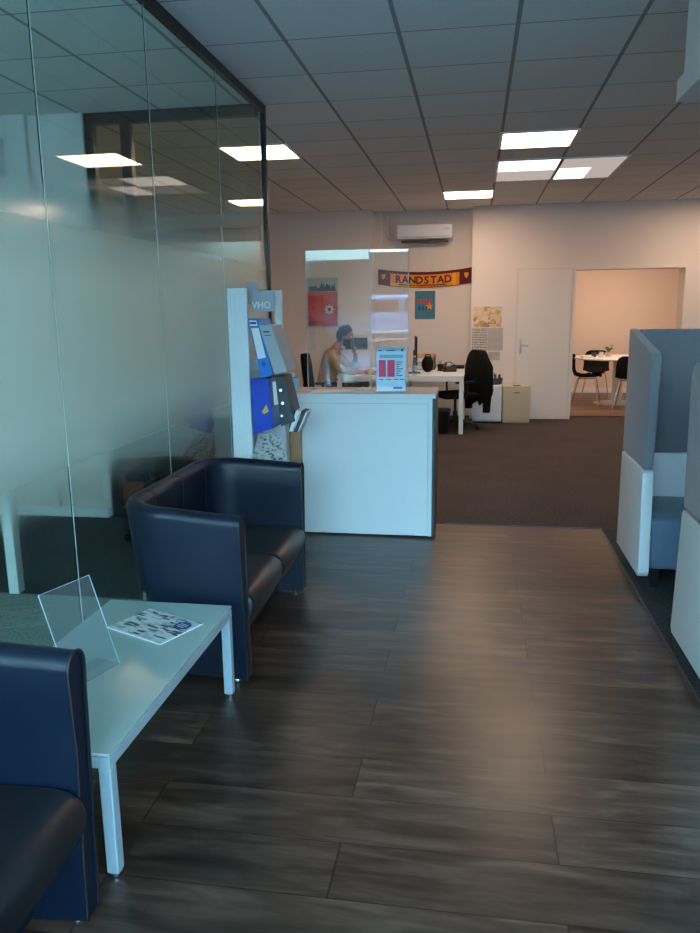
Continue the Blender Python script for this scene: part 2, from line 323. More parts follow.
# ---------------------------------------------------------------- mesh helpers
class B:
    def __init__(s): s.bm = bmesh.new()
    def box(s, x0, x1, y0, y1, z0, z1, bev=0, seg=2, mi=0):
        r = bmesh.ops.create_cube(s.bm, size=1)
        vs = r['verts']
        for v in vs: v.co = Vector(((x0 + x1) / 2 + v.co.x * (x1 - x0), (y0 + y1) / 2 + v.co.y * (y1 - y0), (z0 + z1) / 2 + v.co.z * (z1 - z0)))
        fs = set(f for v in vs for f in v.link_faces)
        for f in fs: f.material_index = mi
        if bev:
            es = list(set(e for v in vs for e in v.link_edges))
            bmesh.ops.bevel(s.bm, geom=es, offset=bev, segments=seg, profile=.5, affect='EDGES')
        return s
    def tube(s, pts, r, n=10, cap=True, closed=False):
        pts = [Vector(p) for p in pts]; rs = r if isinstance(r, (list, tuple)) else [r] * len(pts)
        rings = []; prev = None
        for i, p in enumerate(pts):
            a = pts[i - 1] if (i > 0 or closed) else p; b = pts[(i + 1) % len(pts)] if (i < len(pts) - 1 or closed) else p
            d = (b - a).normalized()
            if prev is None:
                u = d.orthogonal().normalized()
            else:
                u = (prev - d * prev.dot(d)); u = u.normalized() if u.length > 1e-6 else d.orthogonal().normalized()
            prev = u; w = d.cross(u)
            rings.append([s.bm.verts.new(p + (u * math.cos(2 * PI * k / n) + w * math.sin(2 * PI * k / n)) * rs[i]) for k in range(n)])
        m = len(rings)
        for i in range(m if closed else m - 1):
            A, C = rings[i], rings[(i + 1) % m]
            for k in range(n): s.bm.faces.new((A[k], A[(k + 1) % n], C[(k + 1) % n], C[k]))
        if cap and not closed:
            s.bm.faces.new(rings[0][::-1]); s.bm.faces.new(rings[-1])
        return s
    def lathe(s, prof, cx=0, cy=0, n=24, cz=0):
        rings = []
        for r, z in prof:
            rings.append([s.bm.verts.new((cx + max(r, 1e-4) * math.cos(2 * PI * k / n), cy + max(r, 1e-4) * math.sin(2 * PI * k / n), cz + z)) for k in range(n)])
        for A, C in zip(rings, rings[1:]):
            for k in range(n): s.bm.faces.new((A[k], A[(k + 1) % n], C[(k + 1) % n], C[k]))
        s.bm.faces.new(rings[0][::-1]); s.bm.faces.new(rings[-1]); return s
    def prism(s, poly, axis, a, b, bev=0, seg=2, mi=0):
        """poly: 2-D points; axis 0: (y,z), 1: (x,z), 2: (x,y); extruded from a to b"""
        def P(p, c):
            return {0: (c, p[0], p[1]), 1: (p[0], c, p[1]), 2: (p[0], p[1], c)}[axis]
        A = [s.bm.verts.new(P(p, a)) for p in poly]; C = [s.bm.verts.new(P(p, b)) for p in poly]
        n = len(poly); fs = [s.bm.faces.new(A), s.bm.faces.new(C[::-1])]
        for k in range(n): fs.append(s.bm.faces.new((A[k], C[k], C[(k + 1) % n], A[(k + 1) % n])))
        for f in fs: f.material_index = mi
        if bev:
            es = list(set(e for f in fs[:2] for e in f.edges))
            bmesh.ops.bevel(s.bm, geom=es, offset=bev, segments=seg, profile=.5, affect='EDGES')
        return s
    def ball(s, c, r, sc=(1, 1, 1), u=16, v=12):
        q = bmesh.ops.create_uvsphere(s.bm, u_segments=u, v_segments=v, radius=r)
        for x in q['verts']: x.co = Vector((c[0] + x.co.x * sc[0], c[1] + x.co.y * sc[1], c[2] + x.co.z * sc[2]))
        return s
    def rot(s, ang, axis='Z', c=(0, 0, 0)):
        bmesh.ops.rotate(s.bm, verts=s.bm.verts[:], cent=c, matrix=Matrix.Rotation(ang, 3, axis)); return s
    def move(s, x, y, z):
        bmesh.ops.translate(s.bm, verts=s.bm.verts[:], vec=(x, y, z)); return s
    def xf(s, m): bmesh.ops.transform(s.bm, matrix=m, verts=s.bm.verts[:]); return s
    def build(s, name, mats, parent=None, smooth=False, kind=None):
        bmesh.ops.recalc_face_normals(s.bm, faces=s.bm.faces[:])
        me = bpy.data.meshes.new(name); s.bm.to_mesh(me); s.bm.free()
        for mm in (mats if isinstance(mats, (list, tuple)) else [mats]): me.materials.append(mm)
        if smooth:
            me.polygons.foreach_set('use_smooth', [True] * len(me.polygons))
            try: me.set_sharp_from_angle(angle=math.radians(smooth if smooth > 1 else 40))
            except Exception: pass
        o = bpy.data.objects.new(name, me); COL.objects.link(o)
        if parent: o.parent = parent
        if kind: o['kind'] = kind
        return o

def thing(name, label, cat, loc=(0, 0, 0), rz=0, group=None):
    o = bpy.data.objects.new(name, None); COL.objects.link(o); o.empty_display_size = .1
    o.location = loc; o.rotation_euler = (0, 0, rz)
    return tag(o, label, cat, group)
def tag(o, label, cat, group=None):
    o['label'] = label; o['category'] = cat
    if group: o['group'] = group
    return o
def dup(root, loc, rz, label, group=None, skip=()):
    r = root.copy(); COL.objects.link(r); r.location = loc; r.rotation_euler = (0, 0, rz); r['label'] = label
    if group: r['group'] = group
    for ch in list(root.children):
        if ch.name.split('.')[0] in skip: continue
        c = ch.copy(); COL.objects.link(c); c.parent = r
        for g in ch.children:
            d = g.copy(); COL.objects.link(d); d.parent = c
    return r
def text(name, body, size, mat, parent, loc, rot=(PI / 2, 0, 0), extrude=.001, width=None, label=None):
    cu = bpy.data.curves.new(name, 'FONT'); cu.body = body; cu.size = size; cu.extrude = extrude; cu.offset = size * .028
    cu.align_x = 'CENTER'; cu.align_y = 'CENTER'
    tmp = bpy.data.objects.new(name + '_c', cu); COL.objects.link(tmp)
    me = bpy.data.meshes.new_from_object(tmp.evaluated_get(bpy.context.evaluated_depsgraph_get()))
    bpy.data.objects.remove(tmp)
    if width:
        xs = [v.co.x for v in me.vertices]; k = width / (max(xs) - min(xs))
        for v in me.vertices: v.co.x *= k
    me.materials.clear(); me.materials.append(mat)
    o = bpy.data.objects.new(name, me); COL.objects.link(o); o.parent = parent; o.location = loc; o.rotation_euler = rot
    if label: o['label'] = label
    return o

ST = 'structure'
ZC = 2.95; XG = -1.485; YB = 11.1; YR = 11.4; XL = -4.6; XR = 5.0; XE = .912; YE = 5.45
# ---------------------------------------------------------------- the setting
B().box(XG + .02, XE, YF, YE, -.06, 0).build('floor', M['floorwood'], kind=ST)
B().box(XL, XR, YE, YR + .1, -.06, 0).build('floor_carpet', M['carpet'], kind=ST)
B().box(XE, XR, YF, YE, -.06, -.001).build('floor_carpet', M['carpet_dark'], kind=ST)
B().box(XL, XG + .02, 3.735, YE, -.06, -.001).build('floor_carpet', M['carpet_dark'], kind=ST)
B().box(XL, XG + .02, YF, 3.735, -.06, -.001).build('floor_carpet', M['carpet_light'], kind=ST)  # paler carpet colour on the front part of the office floor
B().box(XE - .002, XE + .008, YF, YE, .0, .004).box(-.2, XE + .012, YE - .006, YE + .012, 0, .004).build('trim_1', M['greydark'], kind=ST)
B().box(XL, XR, YF, YR + .1, ZC, ZC + .08).build('ceiling', M['ceiling'], kind=ST)
B().box(XL - .1, XL, YF - .15, YR + .1, 0, ZC).build('wall_left', M['wall'], kind=ST)
B().box(XR, XR + .1, YF - .15, YR + .1, 0, ZC).build('wall_right', M['wall'], kind=ST)
# back wall: left piece, recess, right piece with the meeting room opening
B().box(XL, -1.475, YB, YR, 0, ZC).build('wall_back_left', M['wall'], kind=ST)
B().box(-1.475, -.067, YR, YR + .1, 0, ZC).build('wall_recess', M['wall_grey'], kind=ST)
OX0, OX1, OZ = 1.345, 2.77, 2.075
w = B(); w.box(-.067, OX0, YB, YB + .3, 0, ZC); w.box(OX1, XR, YB, YB + .3, 0, ZC); w.box(OX0, OX1, YB, YB + .3, OZ, ZC)
w.build('wall_back', M['wall'], kind=ST)
fr = B(); fr.box(OX0 - .035, OX0 + .004, YB - .012, YB + .312, 0, OZ + .03); fr.box(OX1 - .004, OX1 + .035, YB - .012, YB + .312, 0, OZ + .03)
fr.box(OX0 + .004, OX1 - .004, YB - .012, YB + .312, OZ - .004, OZ + .03); fr.build('trim_2', M['door'], kind=ST)
# flush door in the back wall
d = B().box(.575, 1.30, YB - .022, YB - .002, .012, 2.085, .003).build('door_1', M['door'], kind=ST)
B().box(.556, .573, YB - .016, YB - .001, 0, 2.10).box(1.302, 1.309, YB - .016, YB - .001, 0, 2.10).box(.556, 1.309, YB - .016, YB - .001, 2.087, 2.102).build('door_frame', M['wall_grey'], d)
h = B().box(.615, .645, YB - .030, YB - .022, .93, 1.14, .004); h.tube([(.63, YB - .03, 1.05), (.63, YB - .07, 1.05), (.65, YB - .075, 1.05), (.735, YB - .075, 1.045)], .011, 8)
h.build('door_handle', M['alu'], d, smooth=40)
B().box(-.067, .55, YB - .012, YB - .001, 0, .06).build('baseboard_back', M['wall_grey'], kind=ST)
# meeting room behind the opening
B().box(.4, 4.6, YB + .3, 14.75, -.06, 0).build('floor_meeting_room', M['floorwood2'], kind=ST)
B().box(.4, 4.6, 14.75, 14.85, 0, 2.7).build('wall_meeting_back', M['wall'], kind=ST)
B().box(.3, .4, YB + .3, 14.75, 0, 2.7).build('wall_meeting_left', M['wall'], kind=ST)
B().box(4.6, 4.7, YB + .3, 14.75, 0, 2.7).build('wall_meeting_right', M['wall'], kind=ST)
B().box(.4, 4.6, YB + .3, 14.75, 2.7, 2.76).build('ceiling_meeting_room', M['ceiling'], kind=ST)
B().box(.4, 4.6, 14.735, 14.75, 0, .09).build('baseboard_meeting_room', M['white'], kind=ST)
# shop front behind the camera
WX = [(-4.4, -1.55), (-1.45, .55), (.65, 2.6)]
f = B(); f.box(XL, XR, YF - .15, YF, 0, .12); f.box(XL, XR, YF - .15, YF, 2.75, ZC)
f.box(XL, -4.4, YF - .15, YF, .12, 2.75); f.box(-1.55, -1.45, YF - .15, YF, .12, 2.75); f.box(.55, .65, YF - .15, YF, .12, 2.75); f.box(2.6, XR, YF - .15, YF, .12, 2.75)
f.build('wall_front', M['wall_grey'], kind=ST)
for i, (a, b) in enumerate(WX):
    g = B(); g.box(a, a + .05, YF - .1, YF - .05, .12, 2.75); g.box(b - .05, b, YF - .1, YF - .05, .12, 2.75)
    g.box(a + .05, b - .05, YF - .1, YF - .05, .12, .17); g.box(a + .05, b - .05, YF - .1, YF - .05, 2.70, 2.75)
    wo_ = g.build('window_%d' % (i + 2), M['black_frame'], kind=ST)
    B().box(a + .05, b - .05, YF - .08, YF - .072, .17, 2.70).build('pane', M['winglass'], wo_)
# bulkhead hanging at the ceiling on the right
B().prism([(1.0, 2.595), (3.95, 2.595), (4.065, 2.595), (4.065, 2.50), (1.0, 2.50)], 0, .915, 1.9).box(.9151, 1.9, 1.0, 3.95, 2.595, ZC - .001).build('trim_3', M['wall'], kind=ST)

# ---- glazed office on the left: window_1 is the long glass side
win = B(); win.box(XG - .022, XG + .022, YF, 5.475, 2.895, ZC - .001, .003); win.box(XG - .022, XG + .022, 5.435, 5.475, 0, 2.895, .003)
win.box(XG - .02, XG + .02, YF, 5.435, .001, .03)
w1 = win.build('window_1', M['black_frame'], kind=ST)
ys = [-1.25, -.27, .665, 1.61, 2.555, 3.50, 4.46, 5.435]
for a, b in zip(ys, ys[1:]):
    B().box(XG - .006, XG + .006, a + .003, b - .003, .03, 2.895).build('pane', M['pane'], w1)
for y in ys[1:-1]:
    B().box(XG - .006, XG + .0065, y - .0025, y + .0025, .03, 2.895).build('glass_joint', M['glassjoint'], w1)
# far end of the office: black framed glazing and a white wall
g = B(); g.box(-2.79, XG - .04, 5.40, 5.46, 2.875, ZC - .001); g.box(-2.79, -2.725, 5.40, 5.46, 0, 2.875); g.box(-2.52, -2.445, 5.40, 5.46, 0, 2.875)
g.box(-2.445, XG - .04, 5.40, 5.46, 2.05, 2.14); g.box(-2.725, -2.52, 5.40, 5.46, 0, .06)
w4 = g.build('window_5', M['black_frame'], kind=ST)
B().box(-2.725, -2.52, 5.425, 5.435, .06, 2.875).build('pane', M['pane'], w4)
B().box(-2.445, XG - .04, 5.425, 5.435, 2.14, 2.875).build('pane', M['pane'], w4)
B().box(-2.44, XG - .045, 5.42, 5.432, .02, 2.045).build('glass_door_pane', M['pane'], w4)
B().box(XL, -2.79, 5.38, 5.50, 0, ZC - .001).build('wall_office_end', M['wall'], kind=ST)
B().box(XL, -3.21, 5.34, 5.38, 0, ZC - .001).build('wall_office_side', M['wall'], kind=ST)
B().box(XL, -2.79, 5.325, 5.34, 0, .07).box(-3.21, -2.79, 5.365, 5.38, 0, .07).build('baseboard_office', M['white'], kind=ST)

# ---------------------------------------------------------------- ceiling lights
def ceiling_light(x, y, label, mats, ly=.6, group='recessed ceiling lights'):
    t = thing('ceiling_light', label, 'ceiling light', (x, y, ZC), 0, group)
    f = B(); L = ly; e = .012
    for a in (( -e, .6 + e, -e, .012), (-e, .6 + e, L - .012, L + e)): f.box(a[0], a[1], a[2], a[3], -.016, -.001)
    f.box(-e, .012, .012, L - .012, -.016, -.001); f.box(.588, .6 + e, .012, L - .012, -.016, -.001)
    f.build('frame', M['lampframe'], t)
    for (x0, x1, y0, y1, m) in mats:
        B().box(x0, x1, y0, y1, -.010, -.002).build('diffuser', m, t)
    return t
S1 = [(.012, .588, .012, .588, M['lamp'])]
ceiling_light(.18, 6.65, 'square glowing ceiling light nearest the camera, above the front of the open office', S1)
ceiling_light(-.42, 9.65, 'square glowing ceiling light nearest the back wall, in front of the air conditioner', S1)
ceiling_light(-2.22, 6.65, 'square glowing ceiling light cut by the black corner post of the glass partition', S1)
ceiling_light(2.70, 9.65, 'square glowing ceiling light at the far right above the meeting room opening', S1)
ceiling_light(.18, 7.83, 'long ceiling light, left of the joined pair, bright half towards the front',
              [(.012, .588, .012, .60, M['lamp_cool']), (.012, .588, .604, 1.188, M['lamp_dim'])], 1.2, 'pair of long ceiling lights')
ceiling_light(.79, 7.83, 'long ceiling light, right of the joined pair, mostly dim with one bright corner',
              [(.012, .588, .012, .55, M['lamp_dim']), (.012, .33, .554, 1.188, M['lamp_cool']), (.334, .588, .554, 1.188, M['lamp_dim'])], 1.2, 'pair of long ceiling lights')
def lamp_area(x, y, z, s, e, c=LAMP):
    d = bpy.data.lights.new('room_area_light', 'AREA'); d.size = s; d.energy = e; d.color = c
    o = bpy.data.objects.new('room_area_light', d); COL.objects.link(o); o.location = (x, y, z); return o
lamp_area(2.3, 13.0, 2.68, .9, 40, (1, .64, .42))  # unseen bare area light for the meeting room, no lamp body built

# ---------------------------------------------------------------- tub settees
def tub(label, loc, rz, W=1.14, Dp=.58, Ht=.75, seats=2):
    """local: x along the width (-W/2..W/2), front towards -y (y=0), back at y=Dp"""
    t = thing('tub_settee', label, 'settee', loc, rz, 'dark leather tub settees')
    th = .075; R = .15; W2 = W / 2 - th / 2; yb = Dp - th / 2
    path = [(-W2, 0.0), (-W2, .10), (-W2, .2), (-W2, yb - R)]
    for k in range(1, 8):
        a = PI + k * (-PI / 2) / 8; path.append((-W2 + R + R * math.cos(a), yb - R + R * math.sin(a)))
    path.append((-W2 + R, yb)); path.append((-.15, yb)); path.append((0, yb))
    TP = .03
    path = [(x + TP * min(1, max(0, y / (Dp * .8))) if x < -.2 else x, y) for x, y in path]
    path = path + [(-x, y) for x, y in path[-2::-1]]
    prof = [(-th / 2 * .92, 0.02), (-th / 2 * .95, .3), (-th / 2, .6), (-th / 2 * 1.05, Ht - .05)]
    for k in range(1, 8):
        a = PI - k * PI / 8; prof.append((th / 2 * 1.05 * math.cos(a), Ht - .05 + .042 * math.sin(a)))
    prof += [(th / 2 * 1.05, Ht - .05), (th / 2 * .85, Ht - .16), (th / 2 * .6, .5), (th / 2 * .6, .3), (th / 2 * .6, 0.02)]
    b = B(); rings = []
    n = len(path)
    for i, (x, y) in enumerate(path):
        ax, ay = path[max(i - 1, 0)]; bx, by = path[min(i + 1, n - 1)]
        dx, dy = bx - ax, by - ay; l = math.hypot(dx, dy); nx, ny = dy / l, -dx / l   # towards the inside
        g = min(1, max(0, y / Dp)); k_ = 1 + .05 * g; out_ = -.02 - .02 * g
        rings.append([b.bm.verts.new((x + nx * (o + out_ * (z / Ht - .45)*1.6), y + ny * (o + out_ * (z / Ht - .45)*1.6), z * k_ if z > .1 else z)) for o, z in prof])
    m = len(prof)
    for A, C in zip(rings, rings[1:]):
        for k in range(m): b.bm.faces.new((A[k], A[(k + 1) % m], C[(k + 1) % m], C[k]))
    b.bm.faces.new(rings[0][::-1]); b.bm.faces.new(rings[-1])
    shell = b.build('tub_shell', M['leather'], t, smooth=50)
    # piping round the front of each arm
    for sgn in (-1, 1):
        pts = [(sgn * (W2 - (o - .02 * (z / Ht - .45) * 1.6)), -.001, z) for o, z in prof]
        B().tube(pts, .0045, 6).build('piping', M['seam'], shell, smooth=60)
    # seam rings over the back
    for xs in (-W2 + R + .08, 0, W2 - R - .08):
        B().tube([(xs, yb - (o - .03 * (z / Ht - .8)) * 1.04, z * 1.047 + .001) for o, z in prof[2:]], .0028, 6).build('seam', M['seam'], shell, smooth=60)
    # seat: cushion with rolled front edge
    x0, x1 = -W2 + th * .35, W2 - th * .35
    sp = [(-.005, .27), (-.022, .30), (-.028, .34), (-.018, .372), (.01, .392), (.05, .40), (.2, .398), (yb - .03, .385), (yb - .03, .22), (.02, .22)]
    k = (x1 - x0) / seats
    for i in range(seats):
        a, c = x0 + i * k + .001, x0 + (i + 1) * k - .001
        q = B(); prev = None
        cols = []
        for fx, sh in ((0, .012), (.015, .004), (.04, 0), (.5, -.004), (.96, 0), (.985, .004), (1, .012)):
            X = a + (c - a) * fx
            cols.append([q.bm.verts.new((X, y + (sh if y < .1 else 0), z - (sh if z > .35 else 0))) for y, z in sp])
        for A, C in zip(cols, cols[1:]):
            for j in range(len(sp)): q.bm.faces.new((A[j], A[(j + 1) % len(sp)], C[(j + 1) % len(sp)], C[j]))
        q.bm.faces.new(cols[0][::-1]); q.bm.faces.new(cols[-1])
        q.build('seat', M['leather_seat'], t, smooth=50)
    B().box(x0, x1, .14, .17, .03, .22).build('base_panel', M['leather'], t)
    for sx in (-W2, W2):
        for y in (.05, Dp - .16):
            B().lathe([(.016, 0), (.018, .004), (.018, .014), (.014, .022)], sx, y, 12).build('foot', M['chrome'], t, smooth=50)
    return t
# facing +X: local -y -> world +x  => rotate +90 deg
tub('dark leather tub settee beyond the coffee table, beside the brochure rack', (-.925, 3.42, 0), PI / 2, W=1.15, Dp=.535)
tub('dark leather tub settee in the near left corner, in front of the coffee table', (-.955, 1.05, 0), PI / 2, W=1.14, Dp=.52)

# ---------------------------------------------------------------- coffee table
t = thing('coffee_table', 'low coffee table with pale green glass top and silver steel legs', 'coffee table', (-1.216, 2.255, 0))
TX, TY = .243, .514
f = B()
for sx in (-1, 1): f.box(sx * TX - .018, sx * TX + .018, -TY - .018, TY + .018, .338, .372, .002)
for sy in (-1, 1): f.box(-TX + .0185, TX - .0185, sy * TY - .018, sy * TY + .018, .338, .372, .002)
f.build('frame', M['alu'], t)
B().box(-TX - .019, TX + .019, -TY - .019, TY + .019, .376, .385, .001).build('table_top', M['tableglass'], t)
B().box(-TX - .01, TX + .01, -TY - .01, TY + .01, .3722, .3758).build('glass_pad', M['glassedge'], t)
for sx in (-1, 1):
    for sy in (-1, 1):
        x, y = sx * TX, sy * TY
        l = B().box(x - .018, x + .018, y - .018, y + .018, .012, .3375, .003).build('leg', M['alu'], t)
        B().lathe([(.014, 0), (.02, .003), (.02, .011), (.012, .0118)], x, y, 14).build('foot', M['chrome'], l, smooth=50)
# magazine lying on the table
t = thing('magazine', 'printed magazine lying on the glass coffee table', 'magazine', (-1.18, 2.55, .3855), math.radians(-24))
B().box(-.145, .145, -.108, .108, 0, .004, .0008).build('pages', M['paper'], t)
B().box(-.143, .143, -.106, .106, .0041, .0046).build('cover', M['magazine'], t)
B().lathe([(.034, 0), (.034, .0005)], .095, .05, 28, .0047).build('round_badge', M['navy'], t)
for k in range(3): B().box(.073 + .004 * abs(k - 1), .117 - .004 * abs(k - 1), .060 - k * .012, .064 - k * .012, .0053, .0056).build('printed_line', M['paper'], t)
# A4 acrylic holder leaning back on the table
def sheet(b, q, th):
    a = [Vector(p) for p in q]; n = (a[1] - a[0]).cross(a[3] - a[0]).normalized() * th
    A = [b.bm.verts.new(p) for p in a]; C = [b.bm.verts.new(p + n) for p in a]
    b.bm.faces.new(A); b.bm.faces.new(C[::-1])
    for k in range(4): b.bm.faces.new((A[k], C[k], C[(k + 1) % 4], A[(k + 1) % 4]))
    return b
t = thing('acrylic_sign_holder', 'empty clear acrylic sign holder leaning back on the glass coffee table', 'sign holder', (-1.2, 2.13, .3855))
o = Vector((-1.2, 2.13, .3855))
c0, c1, c2, c3 = [Vector(p) - o for p in ((-1.236, 2.034, .3885), (-1.171, 2.234, .3885), (-1.275, 2.268, .686), (-1.340, 2.068, .686))]
sheet(B(), (c0, c1, c2, c3), .003).build('sign_panel', M['acrylic'], t)
back = Vector((-.095, .031, 0)); up3 = Vector((0, 0, .0032))
sheet(B(), (c0, c1, c1 + back, c0 + back), -.0025).build('foot_plate', M['acrylic'], t)
B().tube([c0, c3, c2, c1], .0016, 6).build('polished_edge', M['acrylic_edge'], t)

# ---------------------------------------------------------------- reception counter
CY0, CY1, CH = 5.09, 5.53, 1.0
t = thing('reception_counter', 'white reception counter with grey worktop standing at the end of the plank floor', 'counter', (-.85, 5.3, 0))
b = B(); b.box(-.59, .575, CY0 - 5.3 + .012, CY1 - 5.3, .05, CH - .03); b.build('body', M['white'], t)
B().box(-.59, .55, CY0 - 5.3, CY0 - 5.3 + .0115, .012, CH - .03, .002).build('front_panel', M['white'], t)
B().box(-.586, .546, CY0 - 5.3 - .0025, CY0 - 5.3 - .0003, CH - .066, CH - .064).box(.545, .547, CY0 - 5.3 - .0025, CY0 - 5.3 - .0003, .03, CH - .064).build('panel_joint', M['greyboard'], t)
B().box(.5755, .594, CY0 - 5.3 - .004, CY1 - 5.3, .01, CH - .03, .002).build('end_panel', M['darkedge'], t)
B().box(.5505, .575, CY0 - 5.3 - .004, CY0 - 5.3 + .0115, .01, CH - .03, .002).build('corner_strip', M['white'], t)
B().box(-.60, .597, CY0 - 5.3 - .008, CY1 - 5.3 + .008, CH - .0295, CH, .002).build('worktop', M['grey_top'], t)
B().box(-.601, .598, CY0 - 5.3 - .0115, CY0 - 5.3 - .0085, CH - .028, CH + .001).build('edge_band', M['white'], t)
for x in (-.53, 0, .53):
    for y in (-.15, .17): B().lathe([(.02, 0), (.022, .01), (.014, .05)], x, y, 12).build('foot', M['chrome'], t, smooth=50)
CT = CH + .001
# leaflets and papers lying on the worktop
for i, (x, y, w_, d_, a, lab) in enumerate(((-.98, 5.22, .30, .20, 4, 'white sheets lying flat on the counter in front of the clear screen, left pile'),
                                   (-.77, 5.175, .21, .13, -6, 'white leaflets lying flat on the counter just left of the pink price card'))):
    t = thing('paper_pile', lab, 'papers', (x, y, CT), math.radians(a), 'papers on the counter')
    for k in range(3): B().box(-w_ / 2 + .004 * k, w_ / 2 - .003 * k, -d_ / 2, d_ / 2 - .004 * k, .0015 * k, .0015 * k + .0012).build('sheet', M['paper'] if k != 1 else M['greyboard'], t)
# blue box with wipes
t = thing('tissue_box', 'small pale blue box standing on the left end of the counter', 'box', (-1.265, 5.22, CT), .1)
B().prism([(-.038, 0), (.038, 0), (.046, .095), (-.046, .095)], 1, -.04, .04, .006).build('carton', M['lilac'], t)
B().box(-.040, .040, -.034, .034, .0955, .101, .002).build('lid', M['blue'], t)
B().tube([(0, 0, .101), (.008, 0, .12), (.0, .004, .135)], [.014, .01, .003], 8).build('tissue', M['paper'], t, smooth=60)
# plexi protection screens
t = thing('protection_screen', 'tall clear protection screen standing on the left half of the reception counter', 'screen', (-.94, 5.36, CT), 0, 'clear screens on the counter')
B().box(-.24, .205, -.0025, .0025, .004, .965).build('clear_panel', M['plexi'], t)
B().box(-.244, -.2402, -.003, .003, .0, .967).box(.2052, .209, -.003, .003, 0, .967).box(-.24, .205, -.003, .003, .9652, .968).build('panel_edge', M['plexi_edge'], t)
for x in (-.2, .165): B().box(x - .02, x + .02, -.05, .05, 0, .0035).build('support_foot', M['plexi_edge'], t)
t = thing('protection_screen', 'clear protection screen panel on the counter reflecting a blue car, right of the other screen', 'screen', (-.60, 5.38, CT), math.radians(3.5), 'clear screens on the counter')
n = 14; bb = B(); A = []; TILT = math.radians(-2.7)
for j in range(n + 1):
    z = .955 * j / n; y = -.013 * math.sin(PI * j / n) + -z * math.tan(-TILT)
    A.append([bb.bm.verts.new((x + .0, y + dy, .004 + z)) for x, dy in ((-.125, -.002), (.135, -.002), (.135, .002), (-.125, .002))])
for P_, Q_ in zip(A, A[1:]):
    for k in range(4): bb.bm.faces.new((P_[k], P_[(k + 1) % 4], Q_[(k + 1) % 4], Q_[k]))
bb.bm.faces.new(A[0][::-1]); bb.bm.faces.new(A[-1]); 
o2 = bb.build('clear_panel', M['plexi'], t, smooth=60)
for sx in (-.127, .137):
    B().tube([(sx, -.013 * math.sin(PI * j / n) - .955 * j / n * math.tan(-TILT), .004 + .955 * j / n) for j in range(n + 1)], .003, 6).build('panel_edge', M['plexi_edge'], t, smooth=60)
B().box(-.10, .11, -.05, .05, 0, .0035).build('support_foot', M['plexi_edge'], t)
# price card in an acrylic stand
t = thing('counter_sign', 'white card with two magenta columns standing upright on the counter', 'sign', (-.562, 5.165, CT), math.radians(3))
B().box(-.098, .098, -.003, -.0005, .012, .315).build('card', M['paper'], t)
B().box(-.10, .10, -.0055, -.0035, .008, .318).build('acrylic_cover', M['acrylic'], t)
B().box(-.10, .10, -.03, .05, 0, .006).build('acrylic_foot', M['acrylic'], t)
def prt(name, x0, x1, z0, z1, m): return B().box(x0, x1, -.0062, -.0057, z0, z1).build(name, m, t)
prt('printed_column', -.082, -.034, .108, .222, M['pink']); prt('printed_column', -.024, .026, .108, .222, M['pink'])
prt('printed_band', -.078, .082, .236, .258, M['cyan'])
for k in range(7): prt('printed_line', .036, .080 - .012 * (k % 3), .205 - k * .015, .210 - k * .015, M['greydark'])
for x in (-.08, -.03, .02, .06): prt('printed_line', x, x + .03, .088, .093, M['greydark'])
prt('printed_line', -.088, -.06, .283, .289, M['greydark']); prt('printed_title', -.03, .03, .283, .289, M['greydark']); prt('printed_mark', .07, .085, .28, .295, M['greydark'])
prt('printed_logo', .016, .078, .026, .040, M['blue'])

# ---------------------------------------------------------------- brochure rack
t = thing('brochure_rack', 'white slatted brochure rack between the glass partition and the counter', 'rack', (-1.345, 4.63, 0))
b = B(); b.box(-.137, -.012, -.13, -.10, .04, 1.695, .003)
for k in (1, 2, 3): b.box(-.137 + k * .031, -.135 + k * .031, -.132, -.1301, .05, 1.69)
b.build('front_post', M['whitemetal'], t)
b = B(); b.box(.098, .142, .095, .125, .04, 1.685, .003); b.build('rear_post', M['whitemetal'], t)
b = B(); b.box(-.137, .097, .108, .118, .15, 1.25); b.build('back_panel', M['whitemetal'], t)
B().box(-.137, -.12, -.0995, .107, .04, 1.66).build('side_panel', M['whitemetal'], t)
for z in (.30, .60, .82, 1.13):
    B().prism([(-.098, z), (.106, z + .05), (.106, z + .058), (-.098, z + .008)], 0, -.119, .097).build('shelf', M['whitemetal'], t)
B().box(-.137, .142, -.13, .125, .02, .0395, .003).build('base', M['whitemetal'], t)
for x in (-.12, .125):
    for y in (-.11, .105): B().ball((x, y, .011), .011).build('castor', M['chrome'], t, smooth=60)
o = B().box(-.008, .135, -.035, -.028, 1.555, 1.68, .002).build('header_board', M['greyboard'], t)
text('header_text', 'VHO', .055, M['paper'], o, (.05, -.0360, 1.592), (PI / 2, 0, 0), .0006)
B().box(-.05, .02, .0, .012, 1.60, 1.735, .002).build('leaflet_box', M['greyboard'], t)
RX, RY = -1.345, 4.63
def lean_box(y0, y1, quad):   # spine quad (x,z) TL TR BR BL, extruded back in y
    A = [(x, z) for x, z in quad]; b = B(); b.prism(A, 1, y0, y1, .003); return b
def folder(label, name, cat, y0, y1, quad, mat, group='files in the rack'):
    t = thing(name, label, cat, (0, 0, 0), 0, group)
    cx = sum(p[0] for p in quad) / 4; cz = min(p[1] for p in quad); t.location = (cx, y0, cz)
    Q = [(x - cx, z - cz) for x, z in quad]
    b = B(); b.prism(Q, 1, 0, y1 - y0, .004); b.build('cover', mat, t)
    return t, Q
def lerp(Q, u, v):
    TL, TR, BR, BL = [Vector((p[0], p[1])) for p in Q]
    a = TL.lerp(TR, u); c = BL.lerp(BR, u); p = a.lerp(c, v); return (p.x, p.y)
def patch(t, Q, u0, u1, v0, v1, name, m, th=.0008, y=-.0012):
    B().prism([lerp(Q, u0, v0), lerp(Q, u1, v0), lerp(Q, u1, v1), lerp(Q, u0, v1)], 1, y - th, y).build(name, m, t)
